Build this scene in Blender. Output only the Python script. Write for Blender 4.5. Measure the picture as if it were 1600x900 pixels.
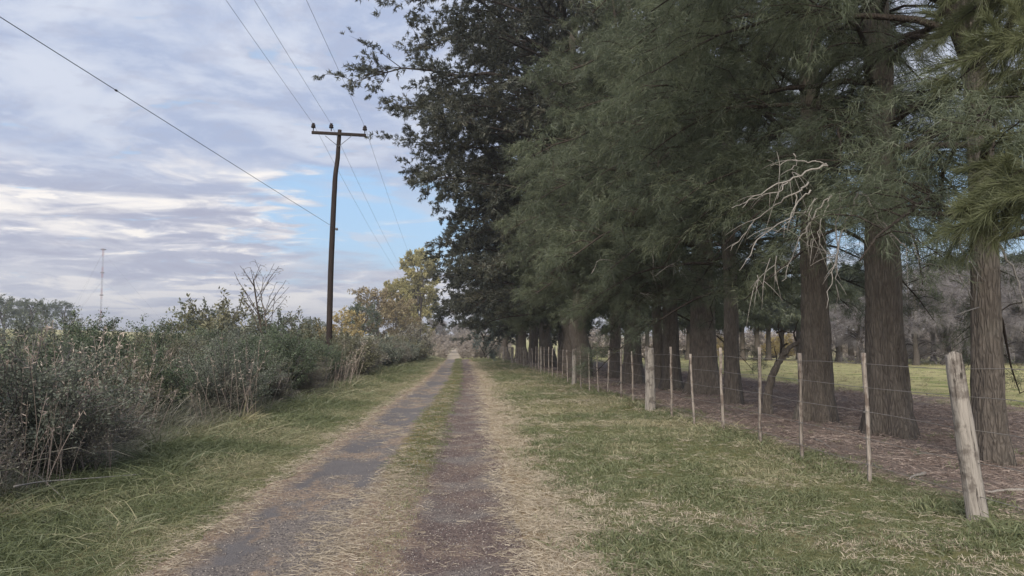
import bpy, math, random
import numpy as np
from mathutils import Vector, Matrix
R = math.radians
sc = bpy.context.scene
for o in list(bpy.data.objects): bpy.data.objects.remove(o)
C = sc.collection
random.seed(7)
rng = np.random.default_rng(7)

# ------------------------------------------------------------------ camera
EYE = 1.5
cam = bpy.data.cameras.new('camera'); cam.sensor_width = 36; cam.lens = 27.0
cam.clip_start = 0.1; cam.clip_end = 4000
camo = bpy.data.objects.new('camera', cam); C.objects.link(camo)
camo.location = (0, 0, EYE)
YAW, PIT = math.atan(82/1200), math.atan(90/1200)
camo.rotation_euler = (math.pi/2 + PIT, 0, -YAW)
sc.camera = camo
sc.render.resolution_x, sc.render.resolution_y = 1024, 576
sc.view_settings.view_transform = 'Standard'; sc.view_settings.look = 'None'
sc.view_settings.exposure = 0.68; sc.view_settings.gamma = 1
CM = Matrix.Rotation(-YAW, 3, 'Z') @ Matrix.Rotation(math.pi/2 + PIT, 3, 'X')
def ray(px, py):
    return CM @ Vector((px-800, 450-py, -1200))
def on_y(px, py, Y):                    # the place at road distance Y seen in direction px, py
    d = ray(px, py); t = Y/d.y
    return Vector((d.x*t, Y, EYE + d.z*t))
def on_ground(px, py):
    d = ray(px, py); t = EYE/-d.z
    return Vector((d.x*t, d.y*t, 0))

# ------------------------------------------------------------------ node helpers
class NT:
    def __init__(s, tree): s.t = tree; s.n = tree.nodes; s.l = tree.links
    def node(s, typ, **kw):
        n = s.n.new(typ)
        for k, v in kw.items(): setattr(n, k, v)
        return n
    def put(s, sock, v):
        if v is None: return
        if hasattr(v, 'is_output') or isinstance(v, bpy.types.NodeSocket): s.l.new(v, sock)
        else:
            if isinstance(v, (tuple, list)) and len(v) == 3 and sock.type == 'RGBA': v = (*v, 1)
            sock.default_value = v
    def math(s, op, a, b=None, c=None, clamp=False):
        n = s.node('ShaderNodeMath', operation=op, use_clamp=clamp)
        s.put(n.inputs[0], a); s.put(n.inputs[1], b); s.put(n.inputs[2], c)
        return n.outputs[0]
    def mix(s, f, a, b, mode='MIX'):
        n = s.node('ShaderNodeMix', data_type='RGBA', blend_type=mode)
        s.put(n.inputs[0], f); s.put(n.inputs[6], a); s.put(n.inputs[7], b)
        return n.outputs[2]
    def noise(s, vec, scale, detail=4, rough=0.55, dist=0.0):
        n = s.node('ShaderNodeTexNoise')
        s.put(n.inputs['Vector'], vec); n.inputs['Scale'].default_value = scale
        n.inputs['Detail'].default_value = detail; n.inputs['Roughness'].default_value = rough
        n.inputs['Distortion'].default_value = dist
        return n.outputs[0]
    def step(s, v, a, b):               # smooth ramp 0..1 for v from a to b
        n = s.node('ShaderNodeMapRange', interpolation_type='SMOOTHSTEP')
        s.put(n.inputs[0], v); s.put(n.inputs[1], a); s.put(n.inputs[2], b)
        return n.outputs[0]
    def sep(s, v):
        n = s.node('ShaderNodeSeparateXYZ'); s.put(n.inputs[0], v); return n.outputs
    def comb(s, x, y, z):
        n = s.node('ShaderNodeCombineXYZ')
        for i, v in enumerate((x, y, z)): s.put(n.inputs[i], v)
        return n.outputs[0]
    def vscale(s, v, sc3):
        n = s.node('ShaderNodeMapping'); s.put(n.inputs[0], v); n.inputs['Scale'].default_value = sc3
        return n.outputs[0]
    def attr(s, name, typ='GEOMETRY'):
        n = s.node('ShaderNodeAttribute', attribute_name=name, attribute_type=typ); return n.outputs['Fac']
    def bump(s, h, strength, dist, nrm=None):
        n = s.node('ShaderNodeBump'); s.put(n.inputs['Height'], h)
        n.inputs['Strength'].default_value = strength; n.inputs['Distance'].default_value = dist
        if nrm is not None: s.put(n.inputs['Normal'], nrm)
        return n.outputs[0]
def srgb(r, g, b):
    f = lambda c: (c/255/12.92) if c/255 <= .04045 else ((c/255+.055)/1.055)**2.4
    return (f(r), f(g), f(b))

# ------------------------------------------------------------------ sky and sun
SUN_EL, SUN_AZ = R(32), R(198)          # azimuth clockwise from +Y (down the road): low, behind and to the left
w = bpy.data.worlds.new('World'); sc.world = w; w.use_nodes = True
T = NT(w.node_tree); T.n.clear()
sky = T.node('ShaderNodeTexSky', sky_type='NISHITA'); sky.sun_disc = False
sky.sun_elevation = SUN_EL; sky.sun_rotation = SUN_AZ
geo = T.node('ShaderNodeTexCoord').outputs['Generated']
X_, Y_, Z_ = T.sep(geo)
el = T.math('MULTIPLY', T.math('ARCSINE', T.math('MINIMUM', T.math('MAXIMUM', Z_, -1), 1)), 57.2958)
az = T.math('MULTIPLY', T.math('ARCTAN2', X_, Y_), 57.2958)
zz = T.math('ADD', T.math('MAXIMUM', Z_, 0.0), 0.10)
pl = T.comb(T.math('DIVIDE', X_, zz), T.math('DIVIDE', Y_, zz), 0.0)      # a flat cloud deck seen in perspective
n1 = T.noise(pl, 1.5, 8, 0.62, 0.6)
n2 = T.noise(T.vscale(pl, (1.0, 1.6, 1)), 3.0, 6, 0.6, 0.4)
n3 = T.noise(T.comb(T.math('MULTIPLY', az, 0.075), T.math('MULTIPLY', el, 0.40), 3.0), 1.0, 7, 0.55, 0.7)
n4 = T.noise(T.comb(T.math('MULTIPLY', az, 0.19), T.math('MULTIPLY', el, 1.0), 9.0), 1.0, 7, 0.62, 0.6)
n5 = T.noise(T.vscale(pl, (1, 1, 1)), 7.0, 6, 0.65, 0.3)
k = 10.0
def sk(r, g, b, m=1.0): c = srgb(r, g, b); return tuple(v*k*m for v in c)
SKM = 0.75
grey = sk(163, 177, 206, SKM); pale = sk(203, 210, 225, SKM); cream = sk(252, 245, 236, SKM*1.08); dull = sk(168, 173, 194, SKM)
clear = T.mix(0.62, T.mix(1.0, sky.outputs[0], (1.0, 1.0, 1.0), 'MULTIPLY'), sk(150, 198, 240, SKM))
cl = T.mix(T.step(n1, .44, .64), grey, pale)
cl = T.mix(T.math('MULTIPLY', T.step(n2, .52, .66), .5), cl, dull)
cl = T.mix(T.math('MULTIPLY', T.step(n5, .48, .66), .45), cl, pale)
cl = T.mix(T.math('MULTIPLY', T.math('SUBTRACT', 1, T.step(n5, .36, .48)), .35), cl, dull)
low = T.math('SUBTRACT', 1.0, T.step(el, 9.0, 12.5))                     # long streaks towards the horizon
elw = T.math('ADD', el, T.math('MULTIPLY', T.math('SUBTRACT', n1, .5), 9.0))
azw = T.math('ADD', az, T.math('MULTIPLY', T.math('SUBTRACT', n2, .5), 22.0))
streak = T.mix(T.step(n3, .40, .60), dull, sk(204, 206, 216, SKM))
streak = T.mix(T.step(n4, .47, .60), streak, T.mix(T.step(n4, .56, .66), sk(214, 214, 222, SKM), cream))
streak = T.mix(T.math('MULTIPLY', T.math('SUBTRACT', 1.0, T.step(n4, .36, .46)), .6), streak, sk(158, 160, 182, SKM))
cl = T.mix(low, cl, streak)
# broad bright bank low on the left of the road, open blue beside it
bank = T.math('MULTIPLY', T.step(elw, 7.0, 8.6), T.math('SUBTRACT', 1.0, T.step(elw, 10.6, 13.2)))
bank = T.math('MULTIPLY', bank, T.math('SUBTRACT', 1.0, T.step(azw, -14.0, -10.0)))
bank = T.math('MULTIPLY', bank, T.step(n3, .38, .56)); bank = T.math('MULTIPLY', bank, T.math('ADD', .45, T.math('MULTIPLY', T.step(n4, .38, .52), .55)))
cl = T.mix(T.math('MULTIPLY', bank, .95), cl, cream)
blue = T.math('MULTIPLY', T.step(elw, 4.2, 7.0), T.math('SUBTRACT', 1.0, T.step(elw, 11.2, 13.0)))
blue = T.math('MULTIPLY', blue, T.step(azw, -15.0, -10.5))
blue = T.math('MULTIPLY', blue, T.math('SUBTRACT', 1.0, T.math('MULTIPLY', T.step(n3, .53, .62), .55)))
blue2 = T.math('MULTIPLY', T.step(n2, .60, .70), .55)
blue = T.math('MAXIMUM', blue, blue2)
col = T.mix(blue, cl, clear)
strip = T.math('MULTIPLY', T.step(elw, 1.6, 2.4), T.math('SUBTRACT', 1.0, T.step(elw, 3.2, 4.0)))
col = T.mix(T.math('MULTIPLY', strip, .75), col, cream)
hz = T.math('SUBTRACT', 1.0, T.step(el, 0.3, 2.6))
col = T.mix(T.math('MULTIPLY', hz, .85), col, sk(232, 226, 226, SKM))
col = T.mix(T.step(el, -0.2, -3.0), col, sk(120, 118, 108, .6))
bg = T.node('ShaderNodeBackground'); T.put(bg.inputs[0], col); bg.inputs[1].default_value = 0.1
T.l.new(bg.outputs[0], T.node('ShaderNodeOutputWorld').inputs[0])
sun = bpy.data.lights.new('sun', 'SUN'); sun.energy = 3.0; sun.angle = R(40); sun.color = (1.0, .93, .82)
so = bpy.data.objects.new('sun', sun); C.objects.link(so)
sd = Vector((math.sin(SUN_AZ)*math.cos(SUN_EL), math.cos(SUN_AZ)*math.cos(SUN_EL), math.sin(SUN_EL)))
so.rotation_euler = sd.to_track_quat('Z', 'Y').to_euler(); so.location = (-20, -20, 30)

# ------------------------------------------------------------------ mesh helpers
def mesh_np(name, V, F, mat=None, tint=None, smooth=False):
    V = np.asarray(V, dtype=np.float32); F = np.asarray(F, dtype=np.int32)
    m = bpy.data.meshes.new(name); k_ = F.shape[1]
    m.vertices.add(len(V)); m.vertices.foreach_set('co', V.ravel())
    m.loops.add(F.size); m.loops.foreach_set('vertex_index', F.ravel())
    m.polygons.add(len(F)); m.polygons.foreach_set('loop_start', np.arange(0, F.size, k_, dtype=np.int32))
    if smooth: m.polygons.foreach_set('use_smooth', np.ones(len(F), dtype=bool))
    if tint is not None:
        a = m.attributes.new('tint', 'FLOAT', 'POINT'); a.data.foreach_set('value', np.asarray(tint, dtype=np.float32))
    m.update(calc_edges=True)
    if mat: m.materials.append(mat)
    return m
def link(name, mesh, parent=None, loc=None, label=None, cat=None, group=None, kind=None):
    o = bpy.data.objects.new(name, mesh); C.objects.link(o)
    if parent: o.parent = parent
    if loc is not None: o.location = loc
    if label: o['label'] = label
    if cat: o['category'] = cat
    if group: o['group'] = group
    if kind: o['kind'] = kind
    return o
def thing(name, label, cat, loc, rz=0, scale=1, group=None):
    o = link(name, None, None, loc, label, cat, group)
    o.rotation_euler.z = rz
    o.scale = (scale,)*3 if not isinstance(scale, tuple) else scale
    o.empty_display_size = .3
    return o
def merge(parts):                       # list of (V, F, tint or None)
    V, F, Tn, n = [], [], [], 0
    for p in parts:
        v, f = p[0], p[1]; V.append(v); F.append(f+n); n += len(v)
        Tn.append(p[2] if len(p) > 2 and p[2] is not None else np.full(len(v), .5))
    return np.concatenate(V), np.concatenate(F), np.concatenate(Tn)
def tube(P, r, sides=6, rough=0.0, g=None, cap=True):
    P = np.asarray(P, float); n = len(P); r = np.broadcast_to(np.asarray(r, float), (n,))
    tan = np.gradient(P, axis=0); tan /= np.linalg.norm(tan, axis=1)[:, None]+1e-9
    ref = np.array([0, 0, 1.0]) if abs(tan[0][2]) < .9 else np.array([1.0, 0, 0])
    u = np.cross(tan, ref); u /= np.linalg.norm(u, axis=1)[:, None]+1e-9
    v = np.cross(tan, u)
    a = np.linspace(0, 2*np.pi, sides, endpoint=False)
    rr = r[:, None]*np.ones((n, sides))
    if rough: rr = rr*(1+rough*(g or rng).standard_normal((n, sides)))
    V = P[:, None] + rr[..., None]*(np.cos(a)[None, :, None]*u[:, None]+np.sin(a)[None, :, None]*v[:, None])
    V = V.reshape(-1, 3)
    i = np.arange(n-1)[:, None]*sides; j = np.arange(sides)[None]; j2 = (j+1) % sides
    q = np.stack([i+j, i+j2, i+sides+j2, i+sides+j], -1).reshape(-1, 4)
    F = np.concatenate([q[:, [0, 1, 2]], q[:, [0, 2, 3]]])
    if cap:
        V = np.concatenate([V, P[-1:]+tan[-1:]*r[-1]*.3, P[:1]-tan[:1]*r[0]*.1])
        e = (n-1)*sides; jj = np.arange(sides)
        F = np.concatenate([F, np.stack([e+jj, e+(jj+1) % sides, np.full(sides, n*sides)], -1),
                            np.stack([(jj+1) % sides, jj, np.full(sides, n*sides+1)], -1)])
    return V, F
_perm = np.random.default_rng(3).random((256, 256))
def vnoise(x, y):
    x = np.asarray(x, float); y = np.asarray(y, float)
    xi = np.floor(x).astype(int); yi = np.floor(y).astype(int); fx = x-xi; fy = y-yi
    fx = fx*fx*(3-2*fx); fy = fy*fy*(3-2*fy)
    p = lambda a, b: _perm[a % 256, b % 256]
    return (p(xi, yi)*(1-fx)+p(xi+1, yi)*fx)*(1-fy)+(p(xi, yi+1)*(1-fx)+p(xi+1, yi+1)*fx)*fy
def fbm(x, y, o=4):
    s = 0; a = .5; t = 0
    for i in range(o): s = s+a*vnoise(x*2**i+i*17.3, y*2**i+i*9.1); t += a; a *= .5
    return s/t
def sstep(x, a, b):
    t = np.clip((x-a)/(b-a), 0, 1); return t*t*(3-2*t)
def gz(x, y):                            # height of the ground
    x = np.asarray(x, float); y = np.asarray(y, float)
    near = 1-sstep(np.hypot(x, y), 60, 120)
    z = (fbm(x*.35+5, y*.35, 3)-.5)*.16*near*np.clip(np.abs(x+.7)-1.2, 0, 1.5)/1.5
    z = z+(fbm(x*2.3, y*2.3, 3)-.5)*.05*near*(.35+.65*sstep(np.abs(x+.7), 1.3, 2.5))
    xb = x-.5*sstep(y, 5, 42)
    z = z-.045*np.exp(-((xb+1.35)/.35)**2)*near-.045*np.exp(-((xb+.05)/.35)**2)*near
    z = z-.25*sstep(y, 84, 100)*(1-sstep(y, 110, 150))
    z = z+5.2*sstep(y, 120, 420)+14*sstep(y, 420, 1500)
    left = sstep(-x, 25, 200)
    z = z+(5.5*sstep(-x, 30, 230)+8*sstep(-x, 230, 900))*(1-.6*sstep(y, 200, 700))
    return z
def bend(y): return .5*sstep(np.asarray(y, float), 5, 42)   # the track drifts a little to the right
def gzf(x, y): return float(gz(np.array([x]), np.array([y]))[0])

# ------------------------------------------------------------------ materials
def mat(name):
    m = bpy.data.materials.new(name); m.use_nodes = True; t = NT(m.node_tree); t.n.clear(); return m, t
def finish(t, col, rough=.9, nrm=None, spec=.2, disp=None):
    b = t.node('ShaderNodeBsdfPrincipled'); t.put(b.inputs['Base Color'], col); t.put(b.inputs['Roughness'], rough)
    b.inputs['Specular IOR Level'].default_value = spec
    if nrm is not None: t.put(b.inputs['Normal'], nrm)
    t.l.new(b.outputs[0], t.node('ShaderNodeOutputMaterial').inputs[0])
def leaf_mat(name, dark, mid, light, trans=.25, inst=False, patchy=0.0):
    m, t = mat(name)
    f = t.attr('tint')
    if inst: f = t.math('MULTIPLY_ADD', f, .45, t.math('MULTIPLY', t.attr('tint2', 'INSTANCER'), .62))
    ri = t.node('ShaderNodeObjectInfo').outputs['Random']
    f = t.math('ADD', f, t.math('MULTIPLY', t.math('SUBTRACT', ri, .5), .12 if not inst else .0))
    if patchy:
        tc = t.node('ShaderNodeTexCoord').outputs['Object']
        f = t.math('ADD', f, t.math('MULTIPLY', t.math('SUBTRACT', t.noise(tc, .9, 3), .5), patchy))
    r = t.node('ShaderNodeValToRGB'); t.put(r.inputs[0], f)
    e = r.color_ramp.elements; e[0].color = (*dark, 1); e[1].color = (*light, 1); e[1].position = 1
    x = e.new(.5); x.color = (*mid, 1)
    d = t.node('ShaderNodeBsdfDiffuse'); t.put(d.inputs[0], r.outputs[0])
    tr = t.node('ShaderNodeBsdfTranslucent'); t.put(tr.inputs[0], r.outputs[0])
    gl = t.node('ShaderNodeBsdfGlossy'); gl.inputs['Roughness'].default_value = .45; gl.inputs[0].default_value = (1, 1, 1, 1)
    mx = t.node('ShaderNodeMixShader'); mx.inputs[0].default_value = trans
    t.l.new(d.outputs[0], mx.inputs[1]); t.l.new(tr.outputs[0], mx.inputs[2])
    m2 = t.node('ShaderNodeMixShader'); m2.inputs[0].default_value = .025
    t.l.new(mx.outputs[0], m2.inputs[1]); t.l.new(gl.outputs[0], m2.inputs[2])
    t.l.new(m2.outputs[0], t.node('ShaderNodeOutputMaterial').inputs[0])
    return m
M = {}
M['casuarina'] = leaf_mat('casuarina_needles', (.064, .078, .052), (.122, .142, .088), (.215, .232, .14), .33, patchy=.5)
M['casuarina_bright'] = leaf_mat('casuarina_bright_needles', (.07, .082, .042), (.13, .145, .072), (.22, .23, .12), .3, patchy=.3)
M['dark_conifer'] = leaf_mat('dark_conifer_needles', (.05, .056, .048), (.08, .086, .066), (.15, .14, .10), .25, patchy=.5)
M['shrub'] = leaf_mat('shrub_leaves', (.08, .094, .07), (.155, .17, .13), (.28, .29, .215), .25, patchy=.6)
M['shrub_olive'] = leaf_mat('olive_shrub_leaves', (.085, .085, .05), (.165, .16, .10), (.30, .28, .18), .25, patchy=.6)
M['shrub_dark'] = leaf_mat('dark_shrub_leaves', (.055, .075, .045), (.10, .13, .078), (.19, .22, .13), .25, patchy=.6)
M['shrub_dry'] = leaf_mat('dry_shrub_leaves', (.10, .092, .07), (.19, .175, .135), (.34, .31, .25), .2, patchy=.5)
M['yellow'] = leaf_mat('autumn_yellow_leaves', (.22, .21, .10), (.40, .36, .17), (.56, .50, .26), .35, patchy=.5)
M['rust'] = leaf_mat('autumn_rust_leaves', (.15, .115, .065), (.27, .21, .12), (.42, .35, .19), .3, patchy=.6)
M['orange'] = leaf_mat('autumn_orange_leaves', (.24, .18, .08), (.40, .31, .14), (.54, .45, .21), .35, patchy=.5)
M['far_green'] = leaf_mat('far_green_leaves', (.06, .075, .05), (.10, .12, .075), (.18, .19, .11), .25, patchy=.5)
M['bluegreen'] = leaf_mat('blue_green_leaves', (.09, .12, .11), (.17, .21, .19), (.26, .30, .27), .25, patchy=.4)
M['scrub'] = leaf_mat('pinkish_dry_scrub', (.20, .17, .15), (.36, .31, .27), (.52, .46, .39), .2, patchy=.5)
M['twig_grey'] = leaf_mat('bare_twigs', (.14, .125, .125), (.24, .22, .222), (.37, .345, .345), .0, patchy=.5)
M['grass'] = leaf_mat('grass_blades', (.105, .13, .06), (.21, .226, .115), (.49, .42, .28), .35, inst=True)
M['straw'] = leaf_mat('straw_blades', (.24, .195, .145), (.41, .345, .26), (.60, .52, .40), .2, inst=True)
M['weeds'] = leaf_mat('weed_blades', (.14, .17, .09), (.30, .29, .20), (.56, .50, .42), .25, inst=True)
def bark_mat(name, c1, c2, c3, sx=9, ridge=1.0):
    m, t = mat(name)
    tc = t.node('ShaderNodeTexCoord').outputs['Object']
    p = t.vscale(tc, (sx, sx, sx*.22))
    n = t.noise(p, 1.6, 8, .65, .6); nb = t.noise(tc, 1.3, 4)
    vo = t.node('ShaderNodeTexVoronoi', feature='DISTANCE_TO_EDGE'); t.put(vo.inputs['Vector'], t.vscale(tc, (sx*1.6, sx*1.6, sx*.3)))
    vo.inputs['Scale'].default_value = 1.6
    f = t.step(vo.outputs[0], 0, .22)
    c = t.mix(t.math('ADD', t.math('MULTIPLY', t.step(n, .3, .7), .6), t.math('MULTIPLY', t.noise(t.vscale(tc, (40, 40, 5)), 1.5, 6, .7), .4)), c1, c2)
    c = t.mix(t.math('MULTIPLY', t.step(nb, .5, .7), .5), c, c3)
    c = t.mix(t.math('MULTIPLY', t.math('SUBTRACT', 1, f), .28), c, tuple(v*.55 for v in c1))
    c = t.mix(1.0, c, t.mix(t.node('ShaderNodeObjectInfo').outputs['Random'], (.80, .80, .80), (1.16, 1.12, 1.06)), 'MULTIPLY')
    h = t.math('ADD', t.math('MULTIPLY', f, .5), n)
    finish(t, c, .95, t.bump(h, .9*ridge, .03), .1)
    return m
M['bark'] = bark_mat('casuarina_bark', srgb(84, 78, 74), srgb(128, 120, 112), srgb(132, 128, 120))
M['bark_dark'] = bark_mat('branch_bark', srgb(62, 56, 52), srgb(88, 80, 74), srgb(96, 90, 84))
M['dead'] = bark_mat('dead_branch_wood', srgb(132, 128, 124), srgb(170, 165, 160), srgb(150, 145, 139), 25, .5)
M['pole'] = bark_mat('creosoted_pole_wood', srgb(44, 39, 38), srgb(58, 51, 49), srgb(66, 60, 57), 14, .4)
def wood_mat(name, a, b, dk, mott=.6, sc=26):
    m, t = mat(name)
    tc = t.node('ShaderNodeTexCoord').outputs['Object']
    oi = t.node('ShaderNodeObjectInfo').outputs['Random']
    mp = t.node('ShaderNodeVectorMath', operation='ADD'); t.put(mp.inputs[0], tc); t.put(mp.inputs[1], t.comb(t.math('MULTIPLY', oi, 7), 0, t.math('MULTIPLY', oi, 11)))
    g = t.noise(t.vscale(mp.outputs[0], (sc, sc, 1.6)), 1.8, 8, .65, .8)
    b2 = t.noise(mp.outputs[0], 6, 5, .6)
    c = t.mix(t.step(g, .32, .6), a, b)
    c = t.mix(t.math('MULTIPLY', t.step(b2, .5, .62), mott), c, dk)
    c = t.mix(1.0, c, t.mix(oi, (.82, .8, .78), (1.12, 1.1, 1.08)), 'MULTIPLY')
    crack = t.step(g, .37, .43)
    c = t.mix(crack, tuple(v*.35 for v in dk), c)
    finish(t, c, .9, t.bump(g, .8, .012), .15)
    return m
M['post'] = wood_mat('weathered_post_wood', srgb(112, 107, 102), srgb(160, 154, 147), srgb(84, 76, 71), .65, 24)
M['picket'] = wood_mat('weathered_picket_wood', srgb(120, 110, 102), srgb(168, 159, 150), srgb(98, 84, 76), .7, 40)
m, t = mat('rusty_wire'); finish(t, t.mix(t.noise(t.node('ShaderNodeTexCoord').outputs['Object'], 8), srgb(96, 88, 84), srgb(150, 146, 142)), .6, None, .4); M['wire'] = m
m, t = mat('power_cable'); finish(t, (.05, .05, .055), .6, None, .3); M['cable'] = m
m, t = mat('insulator_glaze'); finish(t, (.03, .024, .024), .8, None, .1); M['insul'] = m
m, t = mat('galvanised_strap'); finish(t, (.15, .15, .16), .5, None, .4); M['strap'] = m
m, t = mat('mast_paint')
zc = t.sep(t.node('ShaderNodeTexCoord').outputs['Object'])[2]
finish(t, t.mix(t.math('GREATER_THAN', t.math('SINE', t.math('MULTIPLY', zc, .55)), 0), srgb(150, 96, 92), srgb(150, 150, 158)), .6); M['mast'] = m

def ground_mat():
    m, t = mat('roadside_ground')
    p = t.node('ShaderNodeTexCoord').outputs['Object']
    x, y, z = t.sep(p)
    xs_ = t.math('SUBTRACT', x, t.math('MULTIPLY', t.step(y, 5, 42), .5))
    nA = t.noise(p, .5, 5); nB = t.noise(p, 2.2, 6, .6); nC = t.noise(p, 14, 6, .7); nD = t.noise(p, 60, 4, .7)
    xw = t.math('ADD', x, t.math('MULTIPLY', t.math('SUBTRACT', nB, .5), 1.1)); xt = t.math('ADD', xs_, t.math('MULTIPLY', t.math('SUBTRACT', nB, .5), .6))
    green = t.mix(t.step(nC, .35, .65), srgb(86, 90, 58), srgb(126, 122, 86))
    green = t.mix(t.math('MULTIPLY', t.step(nA, .5, .66), .6), green, srgb(134, 122, 96))
    straw = t.mix(t.step(nC, .3, .7), srgb(124, 106, 84), srgb(172, 152, 122))
    soil = t.mix(t.step(nC, .3, .7), srgb(100, 89, 83), srgb(142, 128, 119))
    soil = t.mix(t.math('MULTIPLY', t.step(nD, .5, .7), .6), soil, srgb(156, 136, 118))
    meadow = t.mix(t.step(nB, .35, .65), srgb(152, 148, 104), srgb(182, 172, 126))
    meadow = t.mix(t.step(nA, .5, .66), meadow, srgb(120, 128, 76))
    field = t.mix(t.step(t.noise(p, .02, 4), .42, .6), srgb(150, 152, 104), srgb(180, 170, 130))
    c = t.mix(t.math('MULTIPLY', t.step(xt, .25, .5), t.math('SUBTRACT', 1, t.step(xt, .75, 1.2))), green, straw)
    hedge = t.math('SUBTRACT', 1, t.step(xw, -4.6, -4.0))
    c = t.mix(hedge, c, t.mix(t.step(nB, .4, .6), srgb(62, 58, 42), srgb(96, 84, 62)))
    c = t.mix(t.step(xw, 4.5, 5.1), c, soil)
    # the grazed meadow beyond the tree row
    xm = t.math('ADD', x, t.math('MULTIPLY', t.math('SUBTRACT', nA, .5), 7))
    c = t.mix(t.step(xm, 12.3, 14.2), c, meadow)
    c = t.mix(t.math('SUBTRACT', 1, t.step(xw, -14, -11.5)), c, field)
    c = t.mix(t.step(y, 88, 100), c, t.mix(.35, field, srgb(176, 164, 118)))
    lane = t.math('MULTIPLY', t.math('SUBTRACT', 1, t.step(t.math('ABSOLUTE', t.math('ADD', xw, .9)), .7, 1.3)), t.step(y, 92, 100))
    c = t.mix(lane, c, srgb(174, 160, 140))
    h = t.math('ADD', nC, t.math('MULTIPLY', nD, .5))
    finish(t, c, .97, t.bump(h, .9, .03), .08)
    return m
M['ground'] = ground_mat()
def patchf(x, y):                         # where sound pavement still shows in the left wheel track
    xb = np.asarray(x)-bend(y)+.12*(fbm(np.asarray(x)*4, np.asarray(y)*4+60, 3)-.5)*2
    band = sstep(xb, -1.78, -1.68)*(1-sstep(xb, -1.02, -.90))
    return band*sstep(fbm(np.asarray(x)*.9+70, np.asarray(y)*.55+3, 4)+.10*(fbm(np.asarray(x)*6, np.asarray(y)*6, 2)-.5), .47, .50)
def track_mat():
    m, t = mat('worn_track')
    p = t.node('ShaderNodeTexCoord').outputs['Object']
    x, y, z = t.sep(p); x = t.math('SUBTRACT', x, t.math('MULTIPLY', t.step(y, 5, 42), .5))
    nA = t.noise(p, .9, 5); nB = t.noise(p, 3.2, 6, .62); nC = t.noise(p, 22, 6, .75); nD = t.noise(p, 95, 3, .8)
    st = t.noise(t.vscale(p, (1, .5, 1)), 1.6, 6, .65)
    xw = t.math('ADD', x, t.math('MULTIPLY', t.math('SUBTRACT', nB, .5), .5))
    asph = t.mix(t.step(nC, .3, .7), srgb(122, 113, 106), srgb(156, 146, 138))
    vo = t.node('ShaderNodeTexVoronoi'); t.put(vo.inputs['Vector'], p); vo.inputs['Scale'].default_value = 75
    asph = t.mix(t.math('MULTIPLY', t.step(nD, .55, .7), .7), asph, srgb(166, 158, 150))
    asph = t.mix(t.math('MULTIPLY', t.step(t.sep(vo.outputs['Color'])[0], .72, .8), .65), asph, srgb(64, 62, 68))
    red = t.mix(t.step(nC, .3, .7), srgb(96, 82, 80), srgb(134, 116, 110))
    red = t.mix(t.math('MULTIPLY', t.step(nD, .5, .66), .7), red, srgb(182, 164, 142))
    red = t.mix(t.math('MULTIPLY', t.step(t.sep(vo.outputs['Color'])[1], .68, .78), .6), red, srgb(70, 62, 64))
    litter = t.mix(t.step(nC, .35, .62), srgb(122, 104, 92), srgb(178, 156, 134))
    grass = t.mix(t.step(nB, .4, .6), srgb(92, 92, 58), srgb(140, 126, 86))
    right = t.step(xw, -.6, -.4)
    base = t.mix(right, asph, t.mix(t.step(nA, .48, .62), red, asph))
    # grass and dead litter lie over the broken pavement
    mid = t.math('MULTIPLY', t.step(xw, -1.0, -.8), t.math('SUBTRACT', 1, t.step(xw, -.46, -.28)))
    c = t.mix(t.math('MULTIPLY', t.step(st, .50, .56), t.math('SUBTRACT', .95, t.math('MULTIPLY', right, .6))), base, t.mix(t.step(nC, .3, .6), base, litter))
    c = t.mix(mid, c, t.mix(t.step(y, 7.5, 10.5), litter, grass))
    pt = t.attr('tint'); grit = t.mix(t.step(nD, .35, .7), srgb(112, 107, 106), srgb(146, 140, 137))
    grit = t.mix(t.math('MULTIPLY', t.step(nA, .4, .6), .35), grit, srgb(104, 99, 100))
    c = t.mix(pt, c, grit)
    edge = t.math('MAXIMUM', t.math('SUBTRACT', 1, t.step(xw, -1.95, -1.7)), t.step(xw, .42, .6))
    c = t.mix(edge, c, litter)
    h = t.math('ADD', nC, t.math('MULTIPLY', nD, .7))
    finish(t, c, .95, t.bump(h, .9, .03), .12)
    return m
M['track'] = track_mat()

# ------------------------------------------------------------------ air
m, t = mat('evening_haze')
pv_ = t.node('ShaderNodeVolumePrincipled'); pv_.inputs['Color'].default_value = (.92, .94, 1, 1); pv_.inputs['Density'].default_value = .0007; pv_.inputs['Anisotropy'].default_value = .2
t.l.new(pv_.outputs[0], m.node_tree.nodes.new('ShaderNodeOutputMaterial').inputs['Volume'])
hv = [(x, y, z) for z in (-3, 95) for x, y in ((-2500, -450), (2500, -450), (2500, 3100), (-2500, 3100))]
link('haze', mesh_np('haze', hv, [[3, 2, 1, 0], [4, 5, 6, 7], [0, 1, 5, 4], [1, 2, 6, 5], [2, 3, 7, 6], [3, 0, 4, 7]], m), kind='stuff')
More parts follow.
